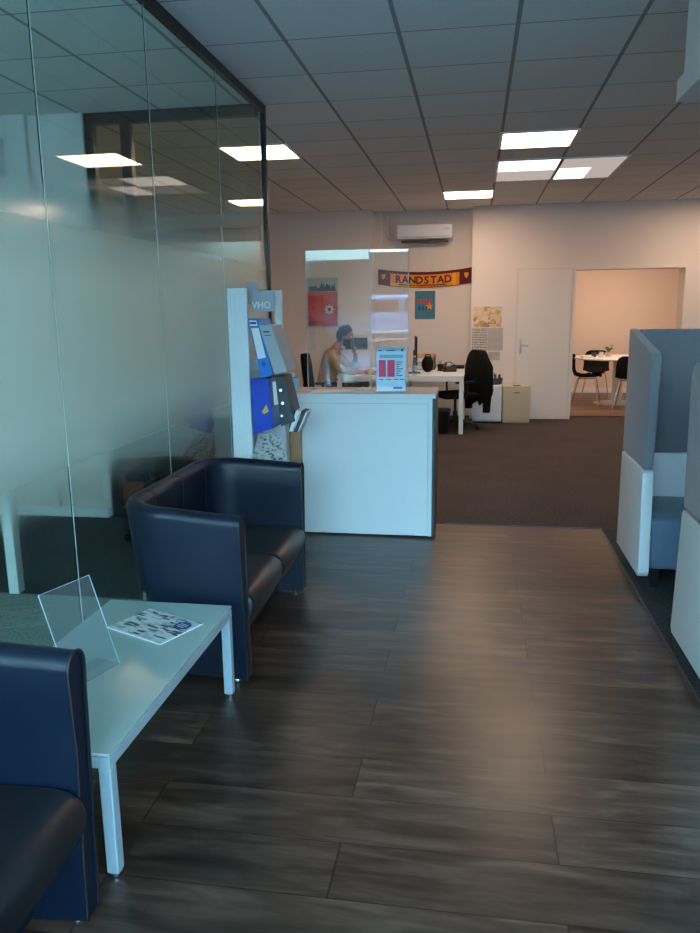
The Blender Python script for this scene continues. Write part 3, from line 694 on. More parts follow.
t, Q = folder('bright blue lever arch file leaning at the top of the rack', 'lever_arch_file', 'file', 4.44, 4.70, [(-1.336, 1.515), (-1.272, 1.512), (-1.196, 1.182), (-1.272, 1.160)], M['blue'])
patch(t, Q, .12, .80, .16, .68, 'spine_label', M['paper']); patch(t, Q, .05, .75, .03, .12, 'brand_label', M['paper']); patch(t, Q, .1, .7, .055, .095, 'brand_print', M['navy'], .0006, -.0022)
p = lerp(Q, .5, .78)
B().lathe([(.011, -.001), (.013, 0), (.013, .001)], 0, 0, 18).rot(PI / 2, 'X').move(p[0], -.003, p[1]).build('finger_ring', M['navy'], t, smooth=50)
t, Q = folder('pale grey box file leaning against the bright blue file in the rack', 'box_file', 'file', 4.43, 4.68, [(-1.268, 1.476), (-1.195, 1.474), (-1.104, 1.200), (-1.185, 1.183)], M['greyboard'])
patch(t, Q, .2, .7, .12, .15, 'printed_line', M['greydark']); patch(t, Q, .2, .8, .2, .215, 'printed_line', M['greydark'])
t, Q = folder('cobalt blue folder with a yellow sticker hanging below the bright blue file', 'plastic_folder', 'folder', 4.45, 4.66, [(-1.342, 1.153), (-1.226, 1.158), (-1.211, .853), (-1.330, .818)], M['cobalt'])
B().prism([lerp(Q, .52, .62), lerp(Q, .78, .50), lerp(Q, .88, .64), lerp(Q, .60, .68)], 1, -.002, -.0012).build('sticker', M['yellow'], t)
t, Q = folder('charcoal box file sticking out lowest at the right side of the rack', 'box_file', 'file', 4.42, 4.62, [(-1.178, 1.172), (-1.124, 1.172), (-1.062, .905), (-1.150, .872)], M['greydark'])
patch(t, Q, -.38, -.05, .1, .55, 'paper_edge', M['paper'], .02, .03)
for v in (.28, .55, .8):
    p = lerp(Q, .4 if v < .8 else .15, v); B().lathe([(.008, -.001), (.009, .001)], 0, 0, 14).rot(PI / 2, 'X').move(p[0], -.003, p[1]).build('rivet', M['chrome'], t)
for dx, m, lab in ((0, M['paper'], 'white folded brochure poking out below the charcoal box file'), (.026, M['greydark'], 'dark folded brochure poking out below the charcoal box file')):
    t = thing('brochure', lab, 'brochure', (-1.085 + dx * 1.4, 4.43 - dx * .6, .84), 0, 'brochures on the rack side')
    B().prism([(-.02, 0), (0, 0), (.055, .125), (.03, .13)], 1, 0, .12, .002).build('leaf', m, t)
    B().prism([(.001, .002), (.008, .0), (.063, .118), (.057, .124)], 1, .004, .118).build('leaf_edge', M['paper'], t)
for k, (z, lab) in enumerate(((.81, 'newspaper lying sloped on top of the rack shelf under the folders'), (.70, 'newspaper sloping forward lower down in the rack beside the settee'))):
    t = thing('newspaper', lab, 'newspaper', (-1.24, 4.50, z - .13), 0, 'newspapers in the rack')
    sheet(B(), ((-.10, -.06, .0), (.14 - .05 * k, -.06, -.10 + .04 * k), (.04, .10, .10), (-.10, .10, .13)), .006).build('folded_paper', M['newsprint'], t)
t = thing('wooden_board', 'narrow light wooden board standing between the rack and the counter', 'board', (-1.2, 5.0, 0))
B().box(-.035, .035, -.012, .012, 0, .86, .002).build('plank', M['wood'], t)
B().box(-.041, -.036, -.016, .016, 0, .865).box(.036, .041, -.016, .016, 0, .865).build('edge_strip', M['wood'], t)

# ---------------------------------------------------------------- high back benches on the right
def bench(label, loc, rz):
    """local: front at y=0, back at y=.66, width 1.4 centred; wings with sloping tops"""
    t = thing('high_back_bench', label, 'bench', loc, rz, 'high back benches of the booth')
    W = .70; zs = .675
    for s in (-1, 1):
        x0, x1 = (s * W, s * (W - .052)) if s < 0 else (W - .052, W)
        r = []
        for k in range(7):
            a = PI / 2 + (PI / 2) * k / 6; r.append((.075 + .055 * math.cos(a) * 1.0, 1.262 + .055 * math.sin(a)))
        prof = [(.66, zs + .003), (.66, 1.425)] + r + [(.045, zs + .03), (.055, zs + .003)]
        prof[2 + 6] = (.02, 1.25)
        B().prism(prof, 0, x0, x1, .009, 3).build('wing_upholstery', M['felt'], t, smooth=40)
        lo = [(.655, zs - .003), (.10, zs - .003), (.055, zs - .02), (.0, .085), (.012, .07), (.655, .07)]
        lo = [(.655, zs - .003), (.062, zs - .003), (.045, zs - .018), (.0, .10), (.02, .075), (.655, .075)]
        B().prism(lo, 0, x0 - .004, x1 + .004, .006, 3).build('wing_shell', M['white'], t, smooth=40)
    B().box(-W + .053, W - .053, .60, .66, zs + .003, 1.422, .009, 3).build('back_upholstery', M['felt'], t, smooth=40)
    B().box(-W + .057, W - .057, .60, .655, .10, zs - .003, .006).build('back_shell', M['white'], t, smooth=40)
    B().box(-W + .058, W - .058, .03, .597, .11, .405, .022, 3).build('seat', M['felt2'], t, smooth=40)
    for x in (-W + .10, W - .10):
        for y in (.07, .56): B().prism([(x - .018, .0), (x + .018, .0), (x + .026, .109), (x - .026, .109)], 1, y - .02, y + .02, .002).build('leg', M['black'], t)
    return t
b1 = bench('grey blue high back bench with white lower shell, facing the camera', (.925 + .70, 4.235, 0), 0)
dup(b1, (.925 + .70, 3.50, 0), PI, 'grey blue high back bench seen from outside at the right edge, back to the camera')

# ---------------------------------------------------------------- work desks at the back
def desk(label, x0, x1, y0, y1):
    t = thing('office_desk', label, 'desk', ((x0 + x1) / 2, (y0 + y1) / 2, 0), 0, 'back to back office desks')
    w, d = (x1 - x0) / 2, (y1 - y0) / 2
    B().box(-w, w, -d, d, .715, .74, .002).build('desktop', M['white'], t)
    f = B(); f.box(-w + .01, w - .01, -d + .005, -d + .035, .67, .714); f.box(-w + .01, w - .01, d - .035, d - .005, .67, .714)
    f.box(-w + .01, -w + .04, -d + .036, d - .036, .67, .714); f.box(w - .04, w - .01, -d + .036, d - .036, .67, .714)
    f.build('frame', M['whitemetal'], t)
    for sx in (-1, 1):
        for sy in (-1, 1):
            x, y = sx * (w - .030), sy * (d - .030)
            B().box(x - .028, x + .028, y - .025, y + .025, 0, .669, .002).build('leg', M['whitemetal'], t)
    return t
desk('white office desk where the man works, left of the back to back pair', -1.745, -.945, 9.62, 11.06)
desk('white office desk by the jacket covered chair, right of the back to back pair', -.941, -.13, 9.62, 11.06)
DZ = .741

def task_chair(label, loc, rz, jacket=False):
    """local: sitter faces -y"""
    t = thing('task_chair', label, 'office chair', loc, rz, None if jacket else None)
    b = B()
    for k in range(5):
        a = 2 * PI * k / 5 + .93; c, s = math.cos(a), math.sin(a)
        b.tube([(.02 * c, .02 * s, .115), (.16 * c, .16 * s, .095), (.30 * c, .30 * s, .065)], [.022, .018, .013], 8)
    b.build('star_base', M['black'], t, smooth=50)
    for k in range(5):
        a = 2 * PI * k / 5 + .93
        B().lathe([(.022, -.014), (.028, -.012), (.028, .012), (.022, .014)], 0, 0, 16).rot(PI / 2, 'X').rot(a).move(.30 * math.cos(a), .30 * math.sin(a), .0285).build('castor', M['black'], t, smooth=50)
    B().lathe([(.03, .09), (.03, .25), (.018, .251), (.018, .40), (.08, .41), (.08, .425)], 0, 0, 16).build('gas_column', M['black'], t, smooth=50)
    q = B(); q.box(-.24, .24, -.26, .22, .43, .50, .03, 3); q.build('seat', M['blackfab'], t, smooth=50)
    q = B(); pr = []
    for (w_, z, y) in ((.16, .54, .235), (.215, .60, .25), (.225, .75, .27), (.21, .90, .285), (.17, .985, .295), (.11, 1.01, .298)):
        pr.append([q.bm.verts.new(p) for p in ((-w_, y - .015, z), (-w_ * .6, y + .012, z), (0, y + .022, z), (w_ * .6, y + .012, z), (w_, y - .015, z), (w_, y + .02, z), (w_ * .6, y + .055, z), (0, y + .065, z), (-w_ * .6, y + .055, z), (-w_, y + .02, z))])
    for P_, Q_ in zip(pr, pr[1:]):
        for k in range(10): q.bm.faces.new((P_[k], P_[(k + 1) % 10], Q_[(k + 1) % 10], Q_[k]))
    q.bm.faces.new(pr[0][::-1]); q.bm.faces.new(pr[-1]); q.build('backrest', M['blackfab'], t, smooth=50)
    B().tube([(0, .12, .42), (0, .27, .43), (0, .315, .50), (0, .325, .62)], .02, 8).build('back_bracket', M['black'], t, smooth=50)
    for s in (-1, 1):
        a = B().tube([(s * .20, .02, .44), (s * .285, .02, .47), (s * .29, .02, .63)], .014, 8).build('arm_post', M['black'], t, smooth=50)
        B().box(s * .29 - .032, s * .29 + .032, -.14, .12, .631, .66, .010).build('armrest', M['black'], t, smooth=40)
    return t
mc = task_chair('black task chair the man sits on', (-1.90, 9.86, 0), PI / 2)
jc = task_chair('black task chair with a black jacket over its back, at the right desk', (-.245, 10.02, 0), -PI / 2 + .5)
# jacket: local frame of the chair, draped over the backrest
t = thing('jacket', 'black jacket draped over the chair back beside the desk', 'jacket', (-.245, 10.02, 0), -PI / 2 + .5)
q = B(); rings = []
random.seed(4)
for (z, w0, yf, yb_) in ((.36, .10, .30, .37), (.42, .26, .22, .46), (.52, .285, .212, .455), (.66, .28, .218, .435), (.80, .265, .232, .415), (.92, .235, .246, .405), (.99, .19, .255, .40), (1.03, .13, .268, .385)):
    r_ = []; nn = 22
    for k in range(nn):
        a = 2 * PI * k / nn; fold = .012 * math.sin(5 * a + z * 9) * (1.05 - z) * 2
        x = math.cos(a) * (w0 + fold); y = (yf + yb_) / 2 + math.copysign(abs(math.sin(a)) ** .6, math.sin(a)) * ((yb_ - yf) / 2 + fold * .6)
        r_.append(q.bm.verts.new((x, y, z + (.05 * math.sin(3 * a) if z < .45 else 0))))
    rings.append(r_)
for P_, Q_ in zip(rings, rings[1:]):
    for k in range(22): q.bm.faces.new((P_[k], P_[(k + 1) % 22], Q_[(k + 1) % 22], Q_[k]))
q.bm.faces.new(rings[0][::-1]); q.bm.faces.new(rings[-1]); q.build('coat_body', M['blackfab'], t, smooth=60)
for s in (-1, 1):
    B().tube([(s * .16, .33, .94), (s * .25, .34, .82), (s * .275, .335, .6), (s * .25, .33, .40), (s * .24, .33, .24)], [.05, .062, .06, .055, .048], 12).build('sleeve', M['blackfab'], t, smooth=60)

# waste bin under the desk
t = thing('waste_bin', 'black round waste bin under the right desk', 'bin', (-.415, 9.73, 0))
B().lathe([(.085, 0), (.095, .01), (.118, .30), (.122, .31), (.114, .31), (.088, .02), (.0, .02)], 0, 0, 24).build('bin_body', M['black'], t, smooth=50)
B().lathe([(.1195, .285), (.124, .29), (.124, .312), (.1195, .314)], 0, 0, 24).build('rim', M['greydark'], t, smooth=50)
# things on the desks
t = thing('monitor', 'thin black monitor seen edge on, standing on the desks behind the price card', 'monitor', (-.77, 10.10, DZ), math.radians(96))
B().box(-.27, .27, -.012, .012, .12, .475, .004).build('screen_case', M['black'], t)
B().box(-.26, .26, -.0135, -.0125, .13, .465).build('screen_glass', M['carglass'], t)
B().box(-.03, .03, .014, .034, .006, .30, .003).build('stand_neck', M['black'], t)
B().box(-.12, .12, -.06, .10, 0, .0055, .001).build('stand_foot', M['black'], t)
t = thing('water_bottle', 'clear plastic water bottle beside the monitor on the right desk', 'bottle', (-.755, 9.73, DZ))
B().lathe([(.030, 0), (.034, .01), (.034, .13), (.030, .17), (.014, .205), (.013, .225)], 0, 0, 18).build('bottle_body', M['acrylic'], t, smooth=50)
B().lathe([(.0345, .06), (.0345, .12)], 0, 0, 18).build('bottle_label', M['lilac'], t, smooth=50)
B().lathe([(.015, .226), (.015, .245)], 0, 0, 14).build('cap', M['white'], t, smooth=50)
t = thing('letter_tray', 'letter tray with orange top and white papers, behind the monitor on the right desk', 'letter tray', (-.68, 10.8, DZ))
for z in (0, .10, .20): B().box(-.13, .13, -.16, .16, z, z + .006).build('shelf', M['orange'] if z == .2 else M['greydark'], t)
for sx in (-.128, .128): B().box(sx - .003, sx + .003, -.15, .15, .0062, .1995).build('side_wall', M['greydark'], t)
B().box(-.11, .11, -.15, .15, .0065, .05).build('paper_stack', M['paper'], t); B().box(-.11, .11, -.15, .15, .1065, .16).build('paper_stack', M['paper'], t)
t = thing('black_bag', 'black slumped bag on the right desk in front of the letter tray', 'bag', (-.62, 10.2, DZ))
B().ball((0, 0, .105), .13, (.62, 1.1, .82)).build('bag_body', M['blackfab'], t, smooth=60)
B().tube([(-.04, 0, .19), (-.02, 0, .235), (.03, 0, .23), (.05, 0, .18)], .008, 8).build('bag_handle', M['blackfab'], t, smooth=60)
bpy.data.objects['bag_body'].location.z = .002
t = thing('pen_cup', 'small black pen cup on the right desk, right of the bag', 'pen cup', (-.47, 10.5, DZ))
B().lathe([(.03, 0), (.035, .085), (.031, .085), (.027, .004), (0, .004)], 0, 0, 16).build('cup', M['black'], t, smooth=50)
for k in range(3): B().tube([(.008 * k - .008, .004 * k, .01), (.016 * k - .016, .01 * k - .01, .12 + .01 * k)], .004, 6).build('pen', M['greydark'] if k else M['blue'], t)
t = thing('desk_phone', 'black desk phone with its receiver on, in the middle of the right desk', 'telephone', (-.33, 10.35, DZ))
B().prism([(-.10, 0), (.10, 0), (.10, .06), (-.10, .02)], 0, -.09, .09, .004).build('phone_body', M['black'], t)
B().tube([(-.06, -.09, .045), (-.06, -.05, .07), (-.06, .05, .09), (-.06, .09, .085)], [.022, .014, .014, .022], 10).build('receiver', M['black'], t, smooth=50)
B().tube([(-.09, -.06, .01), (-.16, -.03, .012), (-.14, .05, .012), (-.09, .08, .012)], .006, 6).build('cord', M['black'], t, smooth=50)
t = thing('headset', 'black headset lying near the back of the right desk', 'headset', (-.36, 10.72, DZ))
B().tube([(-.08 * math.cos(a), .06 * math.sin(a) * .2, .03 + .07 * math.sin(a)) for a in [PI * k / 10 for k in range(11)]], .006, 8).build('headband', M['black'], t, smooth=50)
for s in (-.08, .08): B().ball((s, 0, .035), .034, (.5, 1, 1)).build('ear_cushion', M['blackfab'], t, smooth=60)
t = thing('keyboard_case', 'long flat black case at the right rear corner of the right desk', 'case', (-.245, 10.88, DZ))
B().box(-.10, .10, -.07, .07, 0, .045, .012).build('case_body', M['black'], t, smooth=40)
B().tube([(-.03, -.075, .03), (0, -.085, .035), (.03, -.075, .03)], .005, 6).build('case_handle', M['black'], t, smooth=40)
t = thing('laptop', 'open silver laptop in front of the man on the left desk', 'laptop', (-1.27, 10.05, DZ), math.radians(-55))
B().box(-.16, .16, -.11, .11, 0, .016, .003).build('laptop_base', M['greyboard'], t)
B().box(-.14, .14, -.02, .09, .0162, .0175).build('keyboard', M['black'], t)
B().box(-.16, .16, -.004, .004, .018, .225, .002).rot(math.radians(-14), 'X').move(0, .12, 0).build('laptop_lid', M['greyboard'], t)
t = thing('yellow_mug', 'small yellow mug under the hand of the man', 'mug', (-1.33, 9.72, DZ))
B().lathe([(.03, 0), (.036, .008), (.038, .08), (.034, .08), (.031, .008), (0, .008)], 0, 0, 18).build('mug_body', M['yellow'], t, smooth=50)
B().tube([(.037, 0, .06), (.058, 0, .055), (.058, 0, .03), (.036, 0, .02)], .005, 8).build('mug_handle', M['yellow'], t, smooth=50)

# cabinets
t = thing('drawer_cabinet', 'white drawer cabinet behind the jacket covered chair', 'cabinet', (.175, 10.82, 0))
B().box(-.20, .20, -.22, .25, .03, .525, .003).build('body', M['white'], t)
B().box(-.19, .19, -.19, .24, 0, .0295).build('plinth', M['black'], t)
for z in (.045, .205, .365):
    dd = B().box(-.195, .195, -.238, -.2205, z, z + .15, .002).build('drawer', M['white'], t)
    B().box(-.05, .05, -.246, -.2385, z + .125, z + .137, .002).build('drawer_handle', M['greyboard'], dd)
t = thing('beige_cabinet', 'low beige cupboard standing against the white back wall', 'cabinet', (.578, 10.86, 0))
B().box(-.185, .185, -.17, .215, .0, .505, .004).build('body', M['beige'], t)
dd = B().box(-.165, .165, -.186, -.1705, .02, .465, .003).build('door', M['beige'], t)
B().box(-.04, .04, -.192, -.1865, .415, .425, .001).build('door_handle', M['black'], dd)
B().box(-.05, .06, -.08, .02, .5055, .512, .001).build('vent_grille', M['greydark'], t)
t = thing('desk_basket', 'dark wire basket full of small stationery on top of the white drawer cabinet', 'basket', (.29, 10.80, .526))
B().lathe([(.075, 0), (.09, .01), (.10, .09), (.094, .09), (.084, .012), (0, .012)], 0, 0, 18).build('basket_body', M['greydark'], t, smooth=40)
random.seed(9)
for k in range(9):
    a = 2.4 * k; r_ = .05 * math.sqrt(k / 9)
    B().tube([(r_ * math.cos(a), r_ * math.sin(a), .02), (r_ * 1.5 * math.cos(a), r_ * 1.5 * math.sin(a), .11 + .05 * random.random())], .009, 6).build('stationery', M[('black', 'greydark', 'blue', 'paper')[k % 4]], t)

# ---------------------------------------------------------------- things on the back walls
t = thing('air_conditioner', 'long white air conditioner high on the recessed wall', 'air conditioner', (-.74, YR, 2.52), 0)
pr = [(-.001, 0), (-.12, 0), (-.19, .03), (-.21, .09), (-.205, .215), (-.17, .235), (-.001, .235)]
B().prism(pr, 0, -.39, .39, .008, 3).build('case', M['whitemetal'], t, smooth=40)
B().box(-.33, .33, -.17, -.04, -.020, -.001, .003).build('air_flap', M['greydark'], t)
B().box(-.36, .36, -.2135, -.2105, .05, .056).build('front_joint', M['greyboard'], t)
B().box(.29, .35, -.2118, -.2103, .15, .162).build('small_logo', M['greyboard'], t)
pp = B().tube([(-.55, -.03, .42), (-.55, -.03, .12), (-.53, -.03, .06), (-.47, -.03, .03), (-.392, -.03, .03)], .017, 8).build('pipe', M['wall'], t, smooth=50)
B().box(-.648, -.622, -.03, -.001, 0, .42).build('pipe_cover', M['wall'], t)

# scarf, sagging between its two ends
t = thing('fan_scarf', 'orange and maroon fan scarf with lettering stretched along the recessed wall', 'scarf', (-.745, YR - .012, 2.0))
def sag(x): return -.055 * (1 - (x / .68) ** 2)
def scarf_seg(x0, x1, z0, z1, m, name, y0=-.006, y1=.004, parent=t, n=14):
    b = B(); A = []
    for i in range(n + 1):
        x = x0 + (x1 - x0) * i / n; s = sag(x); A.append([b.bm.verts.new((x, y, z + s)) for y, z in ((y0, z0), (y0, z1), (y1, z1), (y1, z0))])
    for P_, Q_ in zip(A, A[1:]):
        for k in range(4): b.bm.faces.new((P_[k], P_[(k + 1) % 4], Q_[(k + 1) % 4], Q_[k]))
    b.bm.faces.new(A[0][::-1]); b.bm.faces.new(A[-1]); return b.build(name, m, parent, smooth=50)
scarf_seg(-.68, .68, -.07, .15, M['maroon'], 'knit_band')
scarf_seg(-.50, .50, -.062, .11, M['orange'], 'lettered_panel', -.008, -.0062)
scarf_seg(-.50, -.12, -.062, -.02, M['gold'], 'gold_stripe', -.0095, -.0082); scarf_seg(.40, .45, -.062, .11, M['gold'], 'gold_stripe', -.0095, -.0082, n=3)
scarf_seg(-.38, .32, -.045, -.030, M['ink'], 'small_print', -.0105, -.0097)
for i, ch in enumerate('RANDSTAD'):
    x = -.385 + i * .103
    text('letter', ch, .145, M['ink'], t, (x, -.0105, .030 + sag(x)), (PI / 2, 0, 0), .001)
for sx in (-1, 1):
    b = B().prism([(-.045, .06), (.045, .06), (.045, -.01), (0, -.065), (-.045, -.01)], 1, -.0105, -.0075).move(sx * .60, 0, .045 + sag(.60)); c_ = b.build('crest', M['ink'], t)
    B().prism([(-.03, .045), (.03, .045), (.03, 0), (0, -.04), (-.03, 0)], 1, -.0125, -.0106).move(sx * .60, 0, .045 + sag(.60)).build('crest_field', M['orange'], c_)
# posters
t = thing('blue_poster', 'small blue poster with red lettering on the recessed wall under the scarf', 'poster', (-.737, YR - .003, 1.625))
B().box(-.148, .148, -.003, .002, -.202, .202).build('sheet', M['teal'], t)
q = B()
for k in range(5): q.prism([(-.12 + k * .045, .02), (-.095 + k * .045, .02), (-.085 + k * .045, .085), (-.11 + k * .045, .085)], 1, -.0045, -.0032)
q.build('red_lettering', M['red'], t)
q = B()
for k in range(4): q.prism([(-.10 + k * .05, -.075), (-.07 + k * .05, -.075), (-.06 + k * .05, -.015), (-.09 + k * .05, -.015)], 1, -.0045, -.0032)
q.build('blue_lettering', M['navy'], t)
q = B(); pts = []
for k in range(10):
    a = PI / 2 + k * PI / 5; r_ = .062 if k % 2 == 0 else .028; pts.append((.065 + r_ * math.cos(a), -.02 + r_ * math.sin(a)))
q.prism(pts, 1, -.006, -.0047); q.build('star_print', M['orange'], t)
t = thing('framed_poster', 'red framed poster with a white blossom shape on the left back wall', 'poster', (-2.205, YB - .003, 1.68))
f = B(); f.box(-.235, .235, -.014, -.001, .337, .355); f.box(-.235, .235, -.014, -.001, -.355, -.337); f.box(-.235, -.217, -.014, -.001, -.337, .337); f.box(.217, .235, -.014, -.001, -.337, .337)
f.build('frame', M['alu'], t)
B().box(-.217, .217, -.006, -.001, -.337, .15).build('red_field', M['red'], t); B().box(-.217, .217, -.006, -.001, .15, .337).build('grey_field', M['greyboard'], t)
q = B(); random.seed(3)
for k in range(12): q.prism([(-.19 + k * .031, .16), (-.165 + k * .033, .16), (-.15 + k * .03, .18 + random.random() * .12), (-.2 + k * .033, .19 + random.random() * .08)], 1, -.0075 - .0002 * k, -.0062)
q.build('dark_sketch', M['greydark'], t)
q = B(); pts = []
for k in range(16):
    a = 2 * PI * k / 16; r_ = .085 if k % 2 == 0 else .05; pts.append((.10 + r_ * math.cos(a), -.10 + r_ * math.sin(a)))
q.prism(pts, 1, -.0078, -.0062).build('blossom_print', M['paper'], t)
B().lathe([(.026, 0), (.026, .001)], 0, 0, 16).rot(PI / 2, 'X').move(.10, -.0082, -.10).build('blossom_centre', M['greydark'], t)
B().box(-.19, -.02, -.0076, -.0062, -.29, -.26).build('printed_line', M['greydark'], t)
t = thing('grey_sheet', 'dark grey sheet pinned on the wall behind the man', 'poster', (-1.715, YB - .003, 1.087))
B().box(-.165, .165, -.004, .001, -.082, .082).build('sheet', M['greydark'], t)
B().box(-.165, .165, -.0045, .0, -.09, -.083).box(-.165, .165, -.0045, 0, .083, .09).build('sheet_border', M['greyboard'], t)
t = thing('wall_map', 'tan map sheet pinned high on the white back wall beside the recess', 'map', (.165, YB - .003, 1.445))
B().box(-.195, .195, -.003, .001, -.14, .145).build('map_sheet', M['map'], t)
t = thing('handwritten_sheet', 'white sheet of dark handwriting pinned below the map', 'paper sheet', (.055, YB - .003, 1.13))
B().box(-.10, .11, -.003, .001, -.165, .165).build('sheet', M['writing'], t)
t = thing('typed_sheet', 'pale grey printed sheet pinned right of the handwritten sheet', 'paper sheet', (.285, YB - .003, 1.145))
B().box(-.115, .10, -.003, .001, -.165, .145).build('sheet', M['writing_grey'], t)
t = thing('paper_note', 'small blank note pinned lowest under the wall sheets', 'paper sheet', (.27, YB - .003, .90))
B().box(-.08, .08, -.003, .001, -.06, .06).build('sheet', M['writing_grey'], t)

# ---------------------------------------------------------------- meeting room furniture
t = thing('round_table', 'round white pedestal table in the meeting room', 'table', (2.33, 13.1, 0))
B().lathe([(0, .735), (.70, .735), (.72, .742), (.72, .756), (.71, .762), (0, .762)], 0, 0, 56).build('table_top', M['white'], t, smooth=40)
B().lathe([(.09, .02), (.085, .05), (.08, .70), (.14, .7345)], 0, 0, 28).build('pedestal', M['whitemetal'], t, smooth=40)
B().lathe([(.36, 0), (.365, .006), (.34, .014), (.10, .0195)], 0, 0, 44).build('foot_disc', M['whitemetal'], t, smooth=40)
def shell_chair(label, loc, rz):
    t = thing('shell_chair', label, 'chair', loc, rz, 'black shell chairs in the meeting room')
    b = B(); prof = [(-.23, .455, .17), (-.20, .468, .20), (-.05, .455, .225), (.10, .45, .225), (.18, .475, .22), (.215, .54, .215), (.235, .63, .215), (.25, .72, .205), (.262, .79, .175), (.266, .82, .12)]
    rows = []
    for y, z, w_ in prof:
        back = max(0, (z - .5) / .3); r_ = []
        for k in range(9):
            u = -1 + 2 * k / 8; r_.append(b.bm.verts.new((u * w_, y - back * .05 * u * u, z + (1 - min(1, back)) * .03 * u * u)))
        rows.append(r_)
    for P_, Q_ in zip(rows, rows[1:]):
        for k in range(8): b.bm.faces.new((P_[k], P_[k + 1], Q_[k + 1], Q_[k]))
    bmesh.ops.recalc_face_normals(b.bm, faces=b.bm.faces[:])
    bmesh.ops.solidify(b.bm, geom=b.bm.faces[:], thickness=.012)
    b.build('seat_shell', M['blackshell'], t, smooth=60)
    B().tube([(-.15, -.14, .445), (-.15, .12, .435), (.15, .12, .435), (.15, -.14, .445)], .008, 8, closed=True).build('seat_frame', M['chrome'], t, smooth=60)
    for sx in (-1, 1):
        for y0, y1 in ((-.14, -.22), (.12, .24)):
            B().tube([(sx * .15, y0, .44), (sx * .16, y0 * 1.1, .40), (sx * .23, y1, 0)], .008, 8).build('leg', M['chrome'], t, smooth=60)
    return t
s0 = shell_chair('black shell chair left of the round meeting table, seen from the side', (1.80, 12.86, 0), math.radians(78))
dup(s0, (2.10, 13.88, 0), math.radians(-8), 'black shell chair on the far side of the round meeting table')
dup(s0, (2.42, 12.48, 0), math.radians(165), 'black shell chair with its back to us at the round meeting table')
t = thing('potted_plant', 'small green plant in a pale pot on the meeting table', 'plant', (2.17, 13.15, .763))
B().lathe([(.035, 0), (.045, .01), (.052, .075), (.046, .075), (.04, .06), (0, .06)], 0, 0, 20).build('pot', M['beige'], t, smooth=40)
q = B(); random.seed(12)
for k in range(26):
    a = random.random() * 2 * PI; r_ = .01 + .06 * random.random(); h_ = .09 + .09 * random.random()
    p = Vector((r_ * math.cos(a), r_ * math.sin(a), h_)); d_ = Vector((math.cos(a + .6), math.sin(a + .6), .5)).normalized() * .034; s_ = Vector((-d_.y, d_.x, 0)) * .6
    v = [q.bm.verts.new(x) for x in (p - d_, p + s_ + Vector((0, 0, .004)), p + d_, p - s_ + Vector((0, 0, .004)))]; q.bm.faces.new(v)
    q.tube([(0, 0, .05), p - d_], .0016, 4)
q.build('foliage', M['green'], t)
for x, y, m, lab, h_ in ((2.03, 13.0, 'chrome', 'metal pot beside the plant on the meeting table', .09), (1.93, 13.08, 'greydark', 'dark mug on the meeting table, left of the metal pot', .08)):
    t = thing('metal_pot' if m == 'chrome' else 'dark_mug', lab, 'pot' if m == 'chrome' else 'mug', (x, y, .763))
    B().lathe([(.035, 0), (.04, .006), (.04, h_), (.036, h_), (.034, .01), (0, .01)], 0, 0, 18).build('vessel', M[m], t, smooth=40)
    B().tube([(.039, 0, h_ * .8), (.062, 0, h_ * .7), (.06, 0, h_ * .35), (.038, 0, h_ * .25)], .004, 8).build('handle', M[m], t, smooth=40)
t = thing('paper_pile', 'stack of white napkins on the left edge of the meeting table', 'papers', (1.80, 12.95, .763), .3)
for k in range(3): B().box(-.09, .09, -.06, .06, .008 * k, .008 * k + .007, .001).build('sheet', M['paper'], t)

# ---------------------------------------------------------------- inside the glazed office
t = thing('office_desk', 'white desk behind the frosted partition with one pale leg showing', 'desk', (-3.25, 3.385, 0))
B().box(-.72, .72, -.40, .40, .715, .74, .002).build('desktop', M['white'], t)
for sx in (-1, 1):
    for sy in (-1, 1): B().box(sx * .685 - .03, sx * .685 + .03, sy * .365 - .03, sy * .365 + .03, 0, .714, .002).build('leg', M['whitemetal'], t)
task_chair('dark office chair blurred behind the frosted partition', (-2.16, 4.98, 0), math.radians(100))
t = thing('air_conditioner', 'white air conditioner inside the glazed office at the left edge', 'air conditioner', (-3.80, 5.34, 2.53))
B().prism([(-.001, 0), (-.12, 0), (-.19, .03), (-.21, .09), (-.205, .22), (-.17, .26), (-.001, .26)], 0, -.42, .42, .008, 3).build('case', M['whitemetal'], t, smooth=40)
B().box(-.36, .36, -.17, -.04, -.020, -.001, .003).build('air_flap', M['greydark'], t)

# ---------------------------------------------------------------- the seated man
def skin_mesh(name, verts, edges, mat, parent, root=0, sub=2):
    me = bpy.data.meshes.new(name); me.from_pydata([v[:3] for v in verts], edges, []); me.update()
    o = bpy.data.objects.new(name, me); COL.objects.link(o)
    sk = o.modifiers.new('s', 'SKIN'); sk.use_smooth_shade = True
    for i, v in enumerate(verts):
        r = v[3]; rr = (r, r) if not isinstance(r, tuple) else r
        me.skin_vertices[0].data[i].radius = rr; me.skin_vertices[0].data[i].use_root = (i == root)
    ss = o.modifiers.new('u', 'SUBSURF'); ss.levels = sub; ss.render_levels = sub
    m2 = bpy.data.meshes.new_from_object(o.evaluated_get(bpy.context.evaluated_depsgraph_get()))
    m2.name = name; bpy.data.objects.remove(o)
    m2.materials.clear(); m2.materials.append(mat)
    m2.polygons.foreach_set('use_smooth', [True] * len(m2.polygons))
    o = bpy.data.objects.new(name, m2); COL.objects.link(o); o.parent = parent; return o
